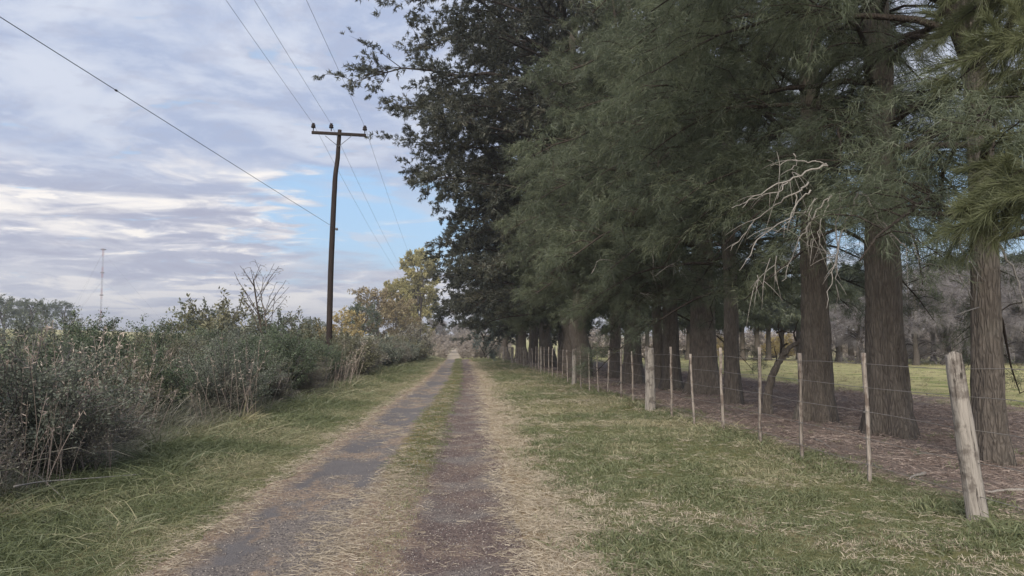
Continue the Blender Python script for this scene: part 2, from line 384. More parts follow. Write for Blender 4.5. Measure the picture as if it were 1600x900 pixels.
# ------------------------------------------------------------------ ground and track sheets
def sheet(name, xs, ys, mat_, lift=0.0, zf=gz, edge=None):
    X, Y = np.meshgrid(xs, ys)
    if edge is not None: X = edge(X, Y)
    Z = zf(X, Y)+lift
    V = np.stack([X, Y, Z], -1).reshape(-1, 3); nx = len(xs)
    i = np.arange(len(ys)-1)[:, None]*nx; j = np.arange(nx-1)[None]
    F = np.stack([i+j, i+j+1, i+nx+j+1, i+nx+j], -1).reshape(-1, 4)
    return link(name, mesh_np(name, V, F, mat_, smooth=True), kind='structure')
def graded(lims):
    out = [np.arange(a, b, s) for a, b, s in lims]; return np.concatenate(out+[[lims[-1][1]]])
xs = graded([(-2400, -400, 200), (-400, -60, 20), (-60, -14, 2.5), (-14, -6, .4), (-6, 7, .09), (7, 20, .3), (20, 60, 2), (60, 400, 20), (400, 2400, 200)])
ys = graded([(-400, -20, 40), (-20, 3, 1.0), (3, 14, .10), (14, 30, .25), (30, 100, 1.0), (100, 200, 5), (200, 600, 20), (600, 3000, 150)])
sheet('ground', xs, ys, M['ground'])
def tedge(X, Y):
    lo = -2.02-.22*(fbm(Y*.9+3, Y*0+1.5, 4)-.5)*2; hi = .52+.14*(fbm(Y*1.1+33, Y*0+8.5, 4)-.5)*2
    u = (X+2)/2.4
    return lo+(hi-lo)*u+bend(Y)
def gz_track(X, Y):
    z = gz(X, Y)
    e = np.minimum(X-X[:, :1], X[:, -1:]-X)
    return z+.010*(fbm(X*7, Y*7, 3)-.5)*sstep(e, 0, .15)-.003
trk = sheet('track', np.linspace(-2, .4, 60), graded([(-20, 3, .5), (3, 16, .06), (16, 40, .2), (40, 92, .8)]), M['track'], .007, zf=lambda X, Y: gz(X, Y)+.008*fbm(X*7, Y*7, 3)*sstep(np.minimum(X-X[:, :1], X[:, -1:]-X), 0, .15)*(1-.8*patchf(X, Y)), edge=tedge)
co = np.zeros(len(trk.data.vertices)*3, dtype=np.float32); trk.data.vertices.foreach_get('co', co); co = co.reshape(-1, 3)
a_ = trk.data.attributes.new('tint', 'FLOAT', 'POINT'); a_.data.foreach_set('value', patchf(co[:, 0], co[:, 1]).astype(np.float32))

# ------------------------------------------------------------------ foliage machinery
def unit(v): return v/(np.linalg.norm(v, axis=-1, keepdims=True)+1e-9)
def blades(P, D, L, W, g, droop=0.0, seg=1, tint=None):
    """thin pointed leaves: roots P, directions D, lengths L, widths W"""
    n = len(P); D = unit(D); s = unit(np.cross(D, g.standard_normal((n, 3))))
    L = np.broadcast_to(L, (n,))[:, None]; W = np.broadcast_to(W, (n,))[:, None]
    tn = g.random(n) if tint is None else tint
    if seg == 1:
        V = np.stack([P-s*W/2, P+s*W/2, P+D*L+np.array([0, 0, -1])*droop*L], 1).reshape(-1, 3)
        return V, np.arange(3*n).reshape(-1, 3), np.repeat(tn, 3)
    if seg == 2:
        m_ = P+D*L*.55+np.array([0, 0, -1])*droop*L*.22; e = P+D*L*.95+np.array([0, 0, -1])*droop*L
        V = np.stack([P-s*W/2, P+s*W/2, m_-s*W*.42, m_+s*W*.42, e], 1).reshape(-1, 3)
        b = np.arange(n)[:, None]*5
        F = np.concatenate([b+[0, 1, 3], b+[0, 3, 2], b+[2, 3, 4]])
        return V, F, np.repeat(tn, 5)
    # 'leaf': kite shaped
    m_ = P+D*L*.45
    V = np.stack([P, m_-s*W/2, P+D*L, m_+s*W/2], 1).reshape(-1, 3)
    b = np.arange(n)[:, None]*4
    return V, np.concatenate([b+[0, 1, 2], b+[0, 2, 3]]), np.repeat(tn, 4)

def limb_curve(p0, az_, L, rise, sag, n, g, wob=.06):
    t_ = np.linspace(0, 1, n)
    h = np.array([math.cos(az_), math.sin(az_), 0]); sd_ = np.array([-h[1], h[0], 0])
    w_ = np.cumsum(g.standard_normal(n))*wob*L/n**.5; w2 = np.cumsum(g.standard_normal(n))*wob*L/n**.5
    P = p0+h*(L*t_)[:, None]+np.array([0, 0, 1])*(L*(rise*t_-sag*t_**2))[:, None]
    P = P+sd_*(w_-w_[0])[:, None]+np.array([0, 0, .6])*(w2-w2[0])[:, None]
    return P
def make_tree(seed, H, trunk_r, base_h, reach, n_limb, n_sub, n_twig, per, leaf, matl, rise=(.7, .9), sag=(.5, .5),
              shape=None, bias=None, lean=0.1, flute=0.0, sub_len=.42, needle_dir=.9, spread=.22, forks=0, top_r=.03, zpow=.95, fuzz=.6, limb_r=.028, trunk_hi=False, sides=6, drop_p=0.0, az_fn=None):
    """returns trunk, branches and crown meshes. leaf=(len, wid, droop, seg)"""
    g = np.random.default_rng(seed)
    n = 90 if trunk_hi else 24
    zt = np.linspace(0, 1, n)
    wx = np.cumsum(g.standard_normal(n))*lean/n**.5; wy = np.cumsum(g.standard_normal(n))*lean/n**.5
    if trunk_hi:
        ker = np.ones(9)/9; wx = np.convolve(wx, ker, 'same')*sstep(zt, 0, .1); wy = np.convolve(wy, ker, 'same')*sstep(zt, 0, .1)
    TP = np.stack([wx, wy, zt*H], -1); TP[:, 0] -= TP[0, 0]; TP[:, 1] -= TP[0, 1]
    TR = trunk_r*((1-zt)**.8*.92+.08*(1-zt))+top_r
    zz_ = zt*H
    TR = TR*(1+.5*np.exp(-zz_/.28)+.15*np.exp(-zz_/1.3))
    TP[0, 2] = -.25
    sd = 44 if trunk_hi else 10
    tv, tf = tube(TP, TR, sd)
    if trunk_hi:                         # fluted, furrowed bark as real relief
        nv = n*sd; a = np.tile(np.arange(sd)/sd, n); zz2 = np.repeat(zz_, sd); rr = np.repeat(TR, sd)
        ax = np.repeat(TP, sd, 0); d = tv[:nv]-ax
        ring = a*22
        f1 = (np.abs(fbm(ring+seed, zz2*1.6+seed, 3)-.5)*2)
        f2 = np.sin(a*2*np.pi*3+seed)*.6+np.sin(a*2*np.pi*5+seed*2+zz2*.15)*.4
        fl = flute*np.exp(-zz2/2.5)+flute*1.1*np.exp(-zz2/.35)+.035
        a_close = 1-np.exp(-(np.minimum(a, 1-a)*sd/1.5)**2)   # closes the seam
        k_ = 1+f2*fl+(-.14*(1-f1)**3*a_close)+.06*(fbm(ring*2.3, zz2*6, 2)-.5)*a_close
        tv[:nv] = ax+d*k_[:, None]
    trunk = mesh_np('trunk', tv, tf, M['bark'], smooth=not trunk_hi)
    branches, starts = [], []
    leaders = [(TP, TR)]
    for f in range(forks):
        z0 = g.uniform(.18, .4)*H; i0 = int(z0/H*(n-1)); a = g.uniform(0, 6.28)
        L_ = H-z0; tt = np.linspace(0, 1, 12)
        P = TP[i0]+np.stack([math.cos(a)*L_*.22*tt**.7, math.sin(a)*L_*.22*tt**.7, L_*.93*tt], -1)
        r = TR[i0]*.62*(1-tt)+.03
        branches.append(tube(P, r, 8)); leaders.append((P, r))
    PP, DD, TT, bid = [], [], [], 0
    for i in range(n_limb):
        LP, LR = leaders[i % len(leaders)]
        u = (i+g.random())/n_limb
        zmin = max(base_h, LP[0, 2]+.5)
        z0 = zmin+(H*.985-zmin)*u**zpow
        i0 = int(np.clip(np.searchsorted(LP[:, 2], z0), 1, len(LP)-1)); fr = (z0-LP[i0-1, 2])/(LP[i0, 2]-LP[i0-1, 2]+1e-6); fr = min(max(fr, 0), 1)
        p0 = LP[i0-1]*(1-fr)+LP[i0]*fr; r0 = LR[i0-1]*(1-fr)+LR[i0]*fr
        a = i*2.39996+g.uniform(-.4, .4)
        if az_fn: a = az_fn(a, g)
        v = (z0-base_h)/(H-base_h)
        L = reach*(shape(v) if shape else (1-v)**.6)*g.uniform(.8, 1.08)
        if bias: L *= bias(a, v)
        if L < .35: L = .35
        rs = rise[0]+(rise[1]-rise[0])*v+g.uniform(-.12, .12); sg = sag[0]+(sag[1]-sag[0])*v+g.uniform(-.08, .08)
        if g.random() < drop_p: rs -= .35
        P = limb_curve(p0, a, L, rs, sg, 9, g)
        rl = min(r0*.6, limb_r*L**.6+.012)
        branches.append(tube(P, np.linspace(rl, .008, 9), sides, 0))
        ns = max(3, int(n_sub*(.4+.6*L/reach)))
        for s_ in range(ns):
            t0 = g.uniform(.18, 1)**.8; ii = min(int(t0*8), 7); q0 = P[ii]+(P[ii+1]-P[ii])*(t0*8-ii)
            tg = unit(P[ii+1]-P[ii]); a2 = math.atan2(tg[1], tg[0])+g.choice([-1, 1])*g.uniform(.25, 1.15)
            L2 = max(.3, L*sub_len*g.uniform(.5, 1.1)*(1.15-.7*t0))
            Q = limb_curve(q0, a2, L2, g.uniform(-.1, .75), g.uniform(.2, .7), 5, g, .1)
            branches.append(tube(Q, np.linspace(max(.008, rl*.35*(1-t0*.6)), .004, 5), 4, 0, cap=False))
            nt = max(2, int(n_twig*(.35+.65*L2/(reach*sub_len))))
            tq = g.uniform(.12, 1.0, nt)**.75*4; ji = np.minimum(tq.astype(int), 3)
            q = Q[ji]+(Q[ji+1]-Q[ji])*(tq-ji)[:, None]
            dr = unit(Q[ji+1]-Q[ji])
            tw = dr*needle_dir+g.standard_normal((nt, 3))*.55+np.array([0, 0, .05])
            PP.append(q+g.standard_normal((nt, 3))*.10); DD.append(unit(tw)); TT.append(np.clip(g.normal(.45, .13)+g.normal(0, .10, nt), 0, 1))
    PP, DD, TT = np.concatenate(PP), np.concatenate(DD), np.concatenate(TT)
    N = len(PP)
    L, W, dr, sg = leaf
    P = np.repeat(PP, per, 0); D = np.repeat(DD, per, 0); tt = np.repeat(TT, per)
    al = g.random(len(P))[:, None]
    P = P+D*al*spread+g.standard_normal(P.shape)*spread*.16
    D = unit(D+g.standard_normal(D.shape)*fuzz)
    l = L*g.uniform(.55, 1.15, len(P))
    V, F, tn = blades(P, D, l, W*g.uniform(.7, 1.2, len(P)), g, dr, sg, np.clip(tt+g.normal(0, .09, len(P)), 0, 1))
    crown = mesh_np('crown', V, F, matl, tn)
    bv, bf, _ = merge(branches)
    br = mesh_np('branches', bv, bf, M['bark_dark'], smooth=True)
    print('tree', seed, 'leaves', len(P), 'tris', len(F), 'brtris', len(bf))
    return trunk, br, crown
def plant_tree(meshes, name, label, cat, loc, rz=0, scale=1, group=None):
    t_ = thing(name, label, cat, (loc[0], loc[1], gzf(loc[0], loc[1])), rz, scale, group)
    for nm, m_ in zip(('trunk', 'branches', 'crown'), meshes):
        if m_: link(nm, m_, t_)
    return t_

# ------------------------------------------------------------------ the tree row on the right
def cas_shape(v): return float((1-v)**.5*(.78+.22*sstep(np.array(v), 0, .25))+.06)
# azimuth pi is towards the track
def to_road(k): return lambda a, v: 1+k*max(0, -math.cos(a))
kw = dict(shape=cas_shape, rise=(.38, .9), sag=(.55, .5))
casA = make_tree(11, 17, .30, 4.4, 4.8, 60, 16, 24, 21, (.18, .0085, .25, 1), M['casuarina'], zpow=1.6, bias=to_road(.15), flute=.12, trunk_hi=True, drop_p=.05, limb_r=.019, **kw)
casB = make_tree(12, 19, .17, 2.9, 4.6, 54, 15, 24, 24, (.15, .0068, .25, 1), M['casuarina'], zpow=1.8, bias=to_road(.15), flute=.10, trunk_hi=True, forks=1, drop_p=.15, limb_r=.018, **kw)
casC = make_tree(13, 16, .36, 4.0, 5.3, 62, 16, 23, 22, (.20, .0115, .3, 1), M['casuarina'], zpow=1.25, bias=to_road(.25), flute=.12, trunk_hi=True, drop_p=.25, **kw)
casD = make_tree(14, 18, .30, 4.3, 5.0, 60, 15, 19, 16, (.27, .021, .3, 1), M['casuarina'], bias=to_road(.25), forks=1, drop_p=.25, **kw)
G_ROW = 'casuarinas planted in a row behind the wire fence'
row = [  # mesh, px, py of the foot, scale, rot, label
 (casB, (1550, 725), .95, .4, 'slender casuarina right behind the leaning weathered post'),
 (casA, (1392, 682), 1.0, 2.1, 'thick straight casuarina flaring at its foot, second trunk from the right'),
 (casA, (1278, 660), .9, 4.4, 'casuarina with a swollen foot, beneath the bare grey hanging twigs'),
 (casB, (1146, 633), 1.0, 2.6, 'slim casuarina just right of the very wide fluted trunk'),
 (casC, (1103, 615), 1.1, 1.0, 'widest trunk of the row, fluted like several stems grown together'),
 (casC, (1050, 609), .8, 3.4, 'casuarina with a spreading foot right behind the thick split fence post'),
 (casB, (1028, 607), .95, 5.2, 'dark casuarina trunk close beside the one with the spreading foot'),
]
for k_, (ms, p, s, rz, lab) in enumerate(row):
    g_ = on_ground(*p)
    plant_tree(ms, 'casuarina_tree', lab, 'tree', g_, rz, s, G_ROW)
nth = 'eighth ninth tenth eleventh twelfth thirteenth fourteenth fifteenth sixteenth seventeenth eighteenth nineteenth twentieth'.split()
yy = 30.0; i = 0
while yy < 100:
    ms = (casC, casD)[i % 2] if yy < 50 else casD
    plant_tree(ms, 'casuarina_tree', nth[min(i, 12)]+' trunk of the casuarina row, counting from the leaning weathered post', 'tree',
               (7.0+random.uniform(-.5, .6), yy), random.uniform(0, 6.28), random.uniform(.82, 1.0)*(1.0 if yy < 55 else .82), G_ROW)
    yy += random.uniform(4.9, 6.4); i += 1

# big dark conifers whose limbs reach over the track
pin = make_tree(21, 26, .40, 3.2, 10.0, 70, 20, 22, 18, (.20, .050, .0, 1), M['dark_conifer'], rise=(.35, .9), sag=(.35, .5),
                shape=lambda v: float(np.interp(v, (0, .25, .48, .56, .70, 1), (.64, .88, 1.02, .90, .45, .06))), bias=to_road(.12), forks=2, sub_len=.42, spread=.2, limb_r=.03, lean=.8)
pin2 = make_tree(22, 16, .34, 2.4, 7.5, 64, 16, 20, 14, (.24, .07, .0, 1), M['dark_conifer'], rise=(.35, .9), sag=(.3, .5),
                shape=lambda v: (1-v)**.4, bias=to_road(.1), forks=1, sub_len=.36, spread=.2, limb_r=.03, lean=.5)
plant_tree(pin, 'conifer_tree', 'tall dark conifer with long limbs reaching out over the track against the sky', 'tree', (5.6, 36), .1, 1.0)
plant_tree(pin, 'conifer_tree', 'dark conifer wedged between the two that reach over the track', 'tree', (6.0, 40), 1.9, .93)
plant_tree(pin, 'conifer_tree', 'dark conifer just beyond the tallest one, limbs drooping above the track', 'tree', (6.2, 44), 3.4, .88)
plant_tree(pin2, 'conifer_tree', 'brownish dark conifer filling the gap behind the overhanging limbs', 'tree', (6.3, 53), .5, 1.15)
plant_tree(pin2, 'conifer_tree', 'dark conifer halfway between the overhanging limbs and the low rounded one', 'tree', (5.2, 63), 1.7, 1.0)
plant_tree(pin2, 'conifer_tree', 'low rounded dark conifer at the far end of the row nearest the track', 'tree', (4.9, 80), 1.2, .84)
plant_tree(pin2, 'conifer_tree', 'dark conifer behind the low rounded one at the end of the row', 'tree', (5.4, 93), 2.9, .75)

def tree_small(seed, H, r, base, reach, nl, per, leaf, matl, shape=None, **kw):
    return make_tree(seed, H, r, base, reach, nl, 8, 9, per, leaf, matl, shape=shape, **kw)
# ------------------------------------------------------------------ bare grey twigs hanging in front of the row
def px_poly(pts, Y0, r0, r1, jit=.15, g=rng):
    n = len(pts); d = np.cumsum(g.standard_normal(n))*jit
    P = np.array([on_y(p[0], p[1], Y0+d[i]) for i, p in enumerate(pts)])
    # refine
    t_ = np.linspace(0, n-1, (n-1)*4+1); Q = np.stack([np.interp(t_, np.arange(n), P[:, c]) for c in range(3)], -1)
    Q[1:-1] = (Q[:-2]+Q[1:-1]*2+Q[2:])/4; Q[1:-1] += g.standard_normal(Q[1:-1].shape)*.012
    return Q, np.linspace(r0, r1, len(Q))
def twig_cluster(polys, Y0, base_pt):
    g = np.random.default_rng(5); parts = []
    for pts, r0 in polys:
        Q, r = px_poly(pts, Y0+g.uniform(-.3, .3), r0*.8, .003, .12, g)
        parts.append(tube(Q, r, 5))
        for _ in range(4):
            i0 = g.integers(len(Q)//3, len(Q)-1); tg = unit(Q[i0]-Q[i0-1])
            d = unit(tg+g.standard_normal(3)*.55); L = g.uniform(.12, .4)
            S = np.stack([Q[i0]+d*L*u+np.array([0, 0, -.25])*L*u*u for u in np.linspace(0, 1, 5)])
            parts.append(tube(S, np.linspace(.004, .0018, 5), 4))
    V, F, _ = merge(parts)
    V = V-np.array(base_pt)
    return mesh_np('dead_branches', V, F, M['dead'], smooth=True)
def z3(l): return [(1100+a/3, 200+b/3) for a, b in l]
polys = [
 (z3([(580, 178), (540, 150), (470, 155), (400, 152), (310, 180)]), .012),
 (z3([(580, 178), (500, 190), (400, 245), (290, 295), (200, 350), (130, 375)]), .016),
 (z3([(400, 245), (350, 300), (240, 330), (180, 375)]), .010),
 (z3([(490, 255), (430, 310), (340, 360), (260, 410), (200, 480), (125, 575)]), .015),
 (z3([(500, 290), (440, 340), (400, 420), (300, 480), (210, 590), (165, 670)]), .013),
 (z3([(430, 310), (430, 390), (380, 450), (330, 495)]), .009),
 (z3([(600, 315), (550, 360), (480, 470), (430, 540), (400, 640), (365, 718)]), .014),
 (z3([(590, 320), (560, 400), (535, 490), (540, 560), (520, 605)]), .009),
 (z3([(520, 330), (490, 400), (505, 480), (500, 560)]), .009),
 (z3([(635, 300), (625, 440), (618, 600), (618, 740), (618, 858)]), .013),
 (z3([(725, 300), (690, 380), (650, 480), (620, 600), (600, 700), (575, 845)]), .015),
 (z3([(640, 590), (600, 595), (550, 575)]), .007),
 (z3([(730, 300), (790, 340), (860, 355)]), .009),
 (z3([(765, 310), (800, 400), (860, 480), (920, 540), (970, 580)]), .014),
 (z3([(800, 400), (800, 450), (870, 500), (900, 520)]), .009),
 (z3([(530, 330), (470, 400), (460, 420)]), .007),
 (z3([(420, 120), (430, 170), (410, 200), (440, 220)]), .009),
 (z3([(340, 600), (335, 720)]), .006), (z3([(310, 610), (275, 750)]), .006), (z3([(250, 690), (232, 775)]), .006),
]
tr3 = [o for o in C.objects if o.get('label', '').startswith('casuarina with a swollen foot')][0]
dt = link('dead_branches', twig_cluster(polys, 8.1, (0, 0, 0)), tr3)
bpy.context.view_layer.update()
dt.matrix_parent_inverse = tr3.matrix_world.inverted()
dt['label'] = 'bare silvery grey twigs hanging below the green needles'
# smaller dead twigs elsewhere on the row
def z_a(l, x0, y0, s): return [(x0+a/s, y0+b/s) for a, b in l]
tr5 = [o for o in C.objects if o.get('label', '').startswith('widest trunk')][0]
small = [(z_a([(610, 320), (640, 262), (700, 270), (715, 268)], 680, 300, 2.5), .016), (z_a([(680, 262), (690, 320)], 680, 300, 2.5), .010),
         (z_a([(860, 328), (900, 295), (960, 258)], 680, 300, 2.5), .016), (z_a([(925, 280), (960, 310)], 680, 300, 2.5), .009),
         (z_a([(840, 310), (862, 345)], 680, 300, 2.5), .010), (z_a([(800, 395), (840, 400)], 680, 300, 2.5), .009),
         (z_a([(850, 330), (855, 220), (880, 110), (920, 20)], 680, 300, 2.5), .010)]
d5 = link('dead_branches', twig_cluster(small, 19.5, (0, 0, 0)), tr5); d5.matrix_parent_inverse = tr5.matrix_world.inverted()
tr1 = [o for o in C.objects if o.get('label', '').startswith('slender casuarina right')][0]
s1 = [([(1100+980/3, 200+540/3), (1100+1010/3, 200+630/3), (1100+1120/3, 200+650/3)], .012), ([(1560, 380), (1590, 430), (1600, 480), (1604, 520)], .02),
      ([(1480, 300), (1500, 390), (1540, 440)], .01), ([(1515, 440), (1490, 455), (1470, 480)], .012), ([(1520, 470), (1500, 430), (1475, 425)], .014), ([(1530, 480), (1470, 500)], .01)]
d1 = link('dead_branches', twig_cluster(s1, 8.9, (0, 0, 0)), tr1); d1.matrix_parent_inverse = tr1.matrix_world.inverted()

# bright near sprays of the tree just outside the frame on the right
def bright_spray(seed, anchors):
    g = np.random.default_rng(seed); parts = []; br = []
    for (a, b, Ya, Yb, n) in anchors:
        A = np.array(on_y(*a, Ya)); B = np.array(on_y(*b, Yb))
        t_ = np.linspace(0, 1, 9)[:, None]; Q = A+(B-A)*t_+np.array([0, 0, .25])*np.sin(t_*3.14)+g.standard_normal((9, 3))*.02
        br.append(tube(Q, np.linspace(.03, .006, 9), 6))
        for s_ in range(n):
            u = g.uniform(.15, 1); q0 = A+(B-A)*u+np.array([0, 0, .25])*math.sin(u*3.14)
            d = unit((B-A)+g.standard_normal(3)*np.linalg.norm(B-A)*.6); L = g.uniform(.2, .5)
            S = np.stack([q0+d*L*v+np.array([0, 0, -.2])*L*v*v for v in np.linspace(0, 1, 5)])
            br.append(tube(S, np.linspace(.008, .002, 5), 4))
            K = 300; v = g.uniform(.0, 1, K)
            P = q0+d*L*v[:, None]+np.array([0, 0, -.3])*(L*v*v)[:, None]
            D = unit(d*1.0+g.standard_normal((K, 3))*.55)
            parts.append(blades(P, D, g.uniform(.09, .21, K), .0036, g, .15, 2, np.clip(g.normal(.55, .12)+g.normal(0, .1, K), 0, 1)))
    V, F, tn = merge(parts); bv, bf, _ = merge(br)
    return mesh_np('branches', bv, bf, M['bark_dark'], smooth=True), mesh_np('crown', V, F, M['casuarina_bright'], tn)
near_loc = Vector((7.2, 4.6, 0))
nt = thing('casuarina_tree', 'nearest casuarina, only its bright green sprays reaching in at the right edge', 'tree', near_loc, 0, 1, G_ROW)
b_, c_ = bright_spray(31, [((1700, 290), (1530, 330), 5.6, 6.1, 26), ((1720, 60), (1490, 130), 6.2, 7.2, 26), ((1700, 330), (1560, 340), 5.4, 5.9, 18), ((1700, 240), (1570, 270), 5.6, 6.1, 16),
                           ((1720, -40), (1470, 60), 6.4, 7.8, 26), ((1650, -60), (1520, 60), 6.6, 7.8, 20), ((1680, 160), (1540, 190), 6.4, 7.2, 14), ((1640, -90), (1480, -20), 6.4, 7.2, 20)])
for nm, mm in (('branches', b_), ('crown', c_)):
    o = link(nm, mm, nt); o.matrix_parent_inverse = Matrix.Translation(-near_loc)
tv, tf = tube(np.array([[0, 0, -.2], [0, 0, .3], [.05, 0, 2], [0, .1, 5], [.1, 0, 9], [0, 0, 14]]), [.5, .36, .30, .25, .18, .05], 24)
link('trunk', mesh_np('trunk', tv, tf, M['bark'], smooth=True), nt)

# little crooked tree between the trunks
g_ = on_ground(1200, 647)
ct = thing('crooked_sapling', 'thin crooked leafless sapling curving up to the right between two big trunks', 'tree', g_)
cp = [(1200, 647), (1199, 625), (1203, 600), (1210, 578), (1220, 560), (1232, 545), (1250, 533), (1262, 520)]
P, r = px_poly(cp, g_.y, .11, .03, 0.02); P[0, 2] = -.2; P -= np.array(g_)
link('trunk', mesh_np('trunk', *tube(P, r*(1+.3*np.exp(-np.arange(len(r))/2)), 9, .06), M['bark'], smooth=True), ct)
pp = []
for c_ in ([(1208, 590), (1213, 565), (1211, 540)], [(1220, 560), (1222, 535), (1216, 512), (1219, 500)], [(1222, 540), (1232, 536)], [(1245, 536), (1240, 520), (1248, 500)], [(1213, 520), (1220, 517), (1240, 520)]):
    P, r = px_poly(c_, g_.y, .028, .008, 0.03); pp.append(tube(P-np.array(g_), r, 5))
V, F, _ = merge(pp); link('branches', mesh_np('branches', V, F, M['bark_dark'], smooth=True), ct)

# ------------------------------------------------------------------ wire fence
fence = thing('wire_fence', 'old wire fence of weathered posts and thin grey pickets along the casuarina row', 'fence', (4.4, 6.24, 0))
def log_post(seed, h, r, sides=22, rows=34, groove=.26):
    g = np.random.default_rng(seed); z = np.linspace(-.3, h, rows)
    a = np.linspace(0, 2*np.pi, sides, endpoint=False)
    A, Zz = np.meshgrid(a, z)
    rr = r*(1+.10*np.sin(A*2+seed)+groove*(fbm(A*3.2+seed, Zz*.6, 3)-.5)*2*(1-np.exp(-((A-0)/.3)**2)))
    rr = rr*(1-.12*Zz/h+.10*np.exp(-Zz/.15))
    rr = rr+.10*r*(fbm(A*6, Zz*5+seed, 2)-.5)
    V = np.stack([rr*np.cos(A), rr*np.sin(A), Zz], -1)
    V[-1, :, 2] += .05*r/.1*(fbm(a*2+seed, a*0, 2)-.5)+.03*np.cos(a+seed)
    V[-2:, :, :2] *= .93
    V = V.reshape(-1, 3); V = np.concatenate([V, [[0, 0, h-.01]]])
    i = np.arange(rows-1)[:, None]*sides; j = np.arange(sides)[None]; j2 = (j+1) % sides
    q = np.stack([i+j, i+j2, i+sides+j2, i+sides+j], -1).reshape(-1, 4)
    F = np.concatenate([q[:, [0, 1, 2]], q[:, [0, 2, 3]], np.stack([(rows-1)*sides+np.arange(sides), (rows-1)*sides+(np.arange(sides)+1) % sides, np.full(sides, len(V)-1)], -1)])
    return V, F
posts = [mesh_np('post', *log_post(s, h, r), M['post'], smooth=True) for s, h, r in ((2, 1.42, .073), (5, 1.47, .105), (9, 1.40, .085), (12, 1.42, .08))]
def picket_mesh(seed, h=1.42):
    g = np.random.default_rng(seed); z = np.linspace(-.15, h, 12)
    bx = np.cumsum(g.standard_normal(12))*.004; by = np.cumsum(g.standard_normal(12))*.004
    w_ = .020*(1+.12*g.standard_normal(12)); d = .017*(1+.12*g.standard_normal(12))
    V = np.stack([np.stack([bx+sx*w_, by+sy*d, z+(.012*g.random() if k == 11 else 0)], -1) for k, (sx, sy) in enumerate(((-1, -1), (1, -1), (1, 1), (-1, 1)))], 1).reshape(-1, 3)
    i = np.arange(11)[:, None]*4; j = np.arange(4)[None]; j2 = (j+1) % 4
    q = np.stack([i+j, i+j2, i+4+j2, i+4+j], -1).reshape(-1, 4)
    return V, np.concatenate([q, [[44, 45, 46, 47]]])
pick = [mesh_np('picket', *picket_mesh(s), M['picket']) for s in range(6)]
WH = [.22, .50, .78, 1.05, 1.30]
tv = []
for hgt in WH:
    a = np.linspace(0, 2*np.pi*2.2, 14); tv.append(tube(np.stack([.030*np.cos(a), .024*np.sin(a), hgt+np.linspace(-.012, .012, 14)], -1), .0035, 4))
V, F, _ = merge(tv); tie = mesh_np('wire_ties', V, F, M['wire'])
FX = lambda y: 4.4+.04*math.sin(y*.13)
ypick = [8.17, 9.83, 11.2, 12.8, 14.4, 15.9]
n_ = 0
def add_picket(y, k):
    o = link('picket', pick[k % 6], fence, (FX(y)-4.4, y-6.24, gzf(FX(y), y)-.02+random.uniform(-.04, .05)))
    o.rotation_euler = (random.uniform(-.03, .03), random.uniform(-.035, .035), random.uniform(-.5, .5)); o.scale = (random.uniform(.85, 1.15), random.uniform(.85, 1.15), random.uniform(.95, 1.02))
    link('wire_ties', tie, o, kind='stuff')
    return o
for y in ypick: add_picket(y, n_); n_ += 1
PY = [6.24, 17.7, 29.3, 41, 52.6, 64.3, 76]
for j, y in enumerate(PY):
    o = link('post', posts[0 if j == 0 else 1 if j == 1 else 2+j % 2], fence, (FX(y)-4.4, y-6.24, gzf(FX(y), y)))
    o.rotation_euler = (random.uniform(-.03, .03), random.uniform(-.03, .03), j*1.3)
    if j == 0: g0 = on_ground(1529, 816); o.location = (g0.x-4.4, g0.y-6.24, gzf(g0.x, g0.y)); o.rotation_euler = (0.0, -.115, 0); o['label'] = 'thick grey weathered post leaning left, nearest of all'
    if j == 1: o['label'] = 'thick pale split post'
    if j == 0: continue
    y2 = PY[j+1] if j+1 < len(PY) else 90
    k = 1
    while y+k*1.66 < y2-1: add_picket(y+k*1.66+random.uniform(-.12, .12), n_); n_ += 1; k += 1
for hgt in WH:
    pts = []; yk = np.arange(-14, 90, .83)
    for i, y in enumerate(yk): pts.append((FX(y)-4.4-.03, y-6.24, hgt+gzf(4.4, y)*.5-(.012 if i % 2 else 0)+.008*math.sin(y*1.7+hgt*9)))
    link('wire', mesh_np('wire', *tube(np.array(pts), .0032, 4), M['wire']), fence)
# far cross fence where the row ends
cf = thing('post_fence', 'short dark post fence crossing at the far end of the tree row', 'fence', (4.5, 88, gzf(4.5, 88)))
for k in range(7):
    o = link('post', posts[2+k % 2], cf, (-1.2+k*1.35, .6*k, 0)); o.rotation_euler.z = k
for h_ in (.5, 1.0, 1.3):
    link('wire', mesh_np('wire', *tube(np.array([(-1.2+k*1.35, .6*k, h_) for k in range(7)]), .006, 4), M['wire']), cf)

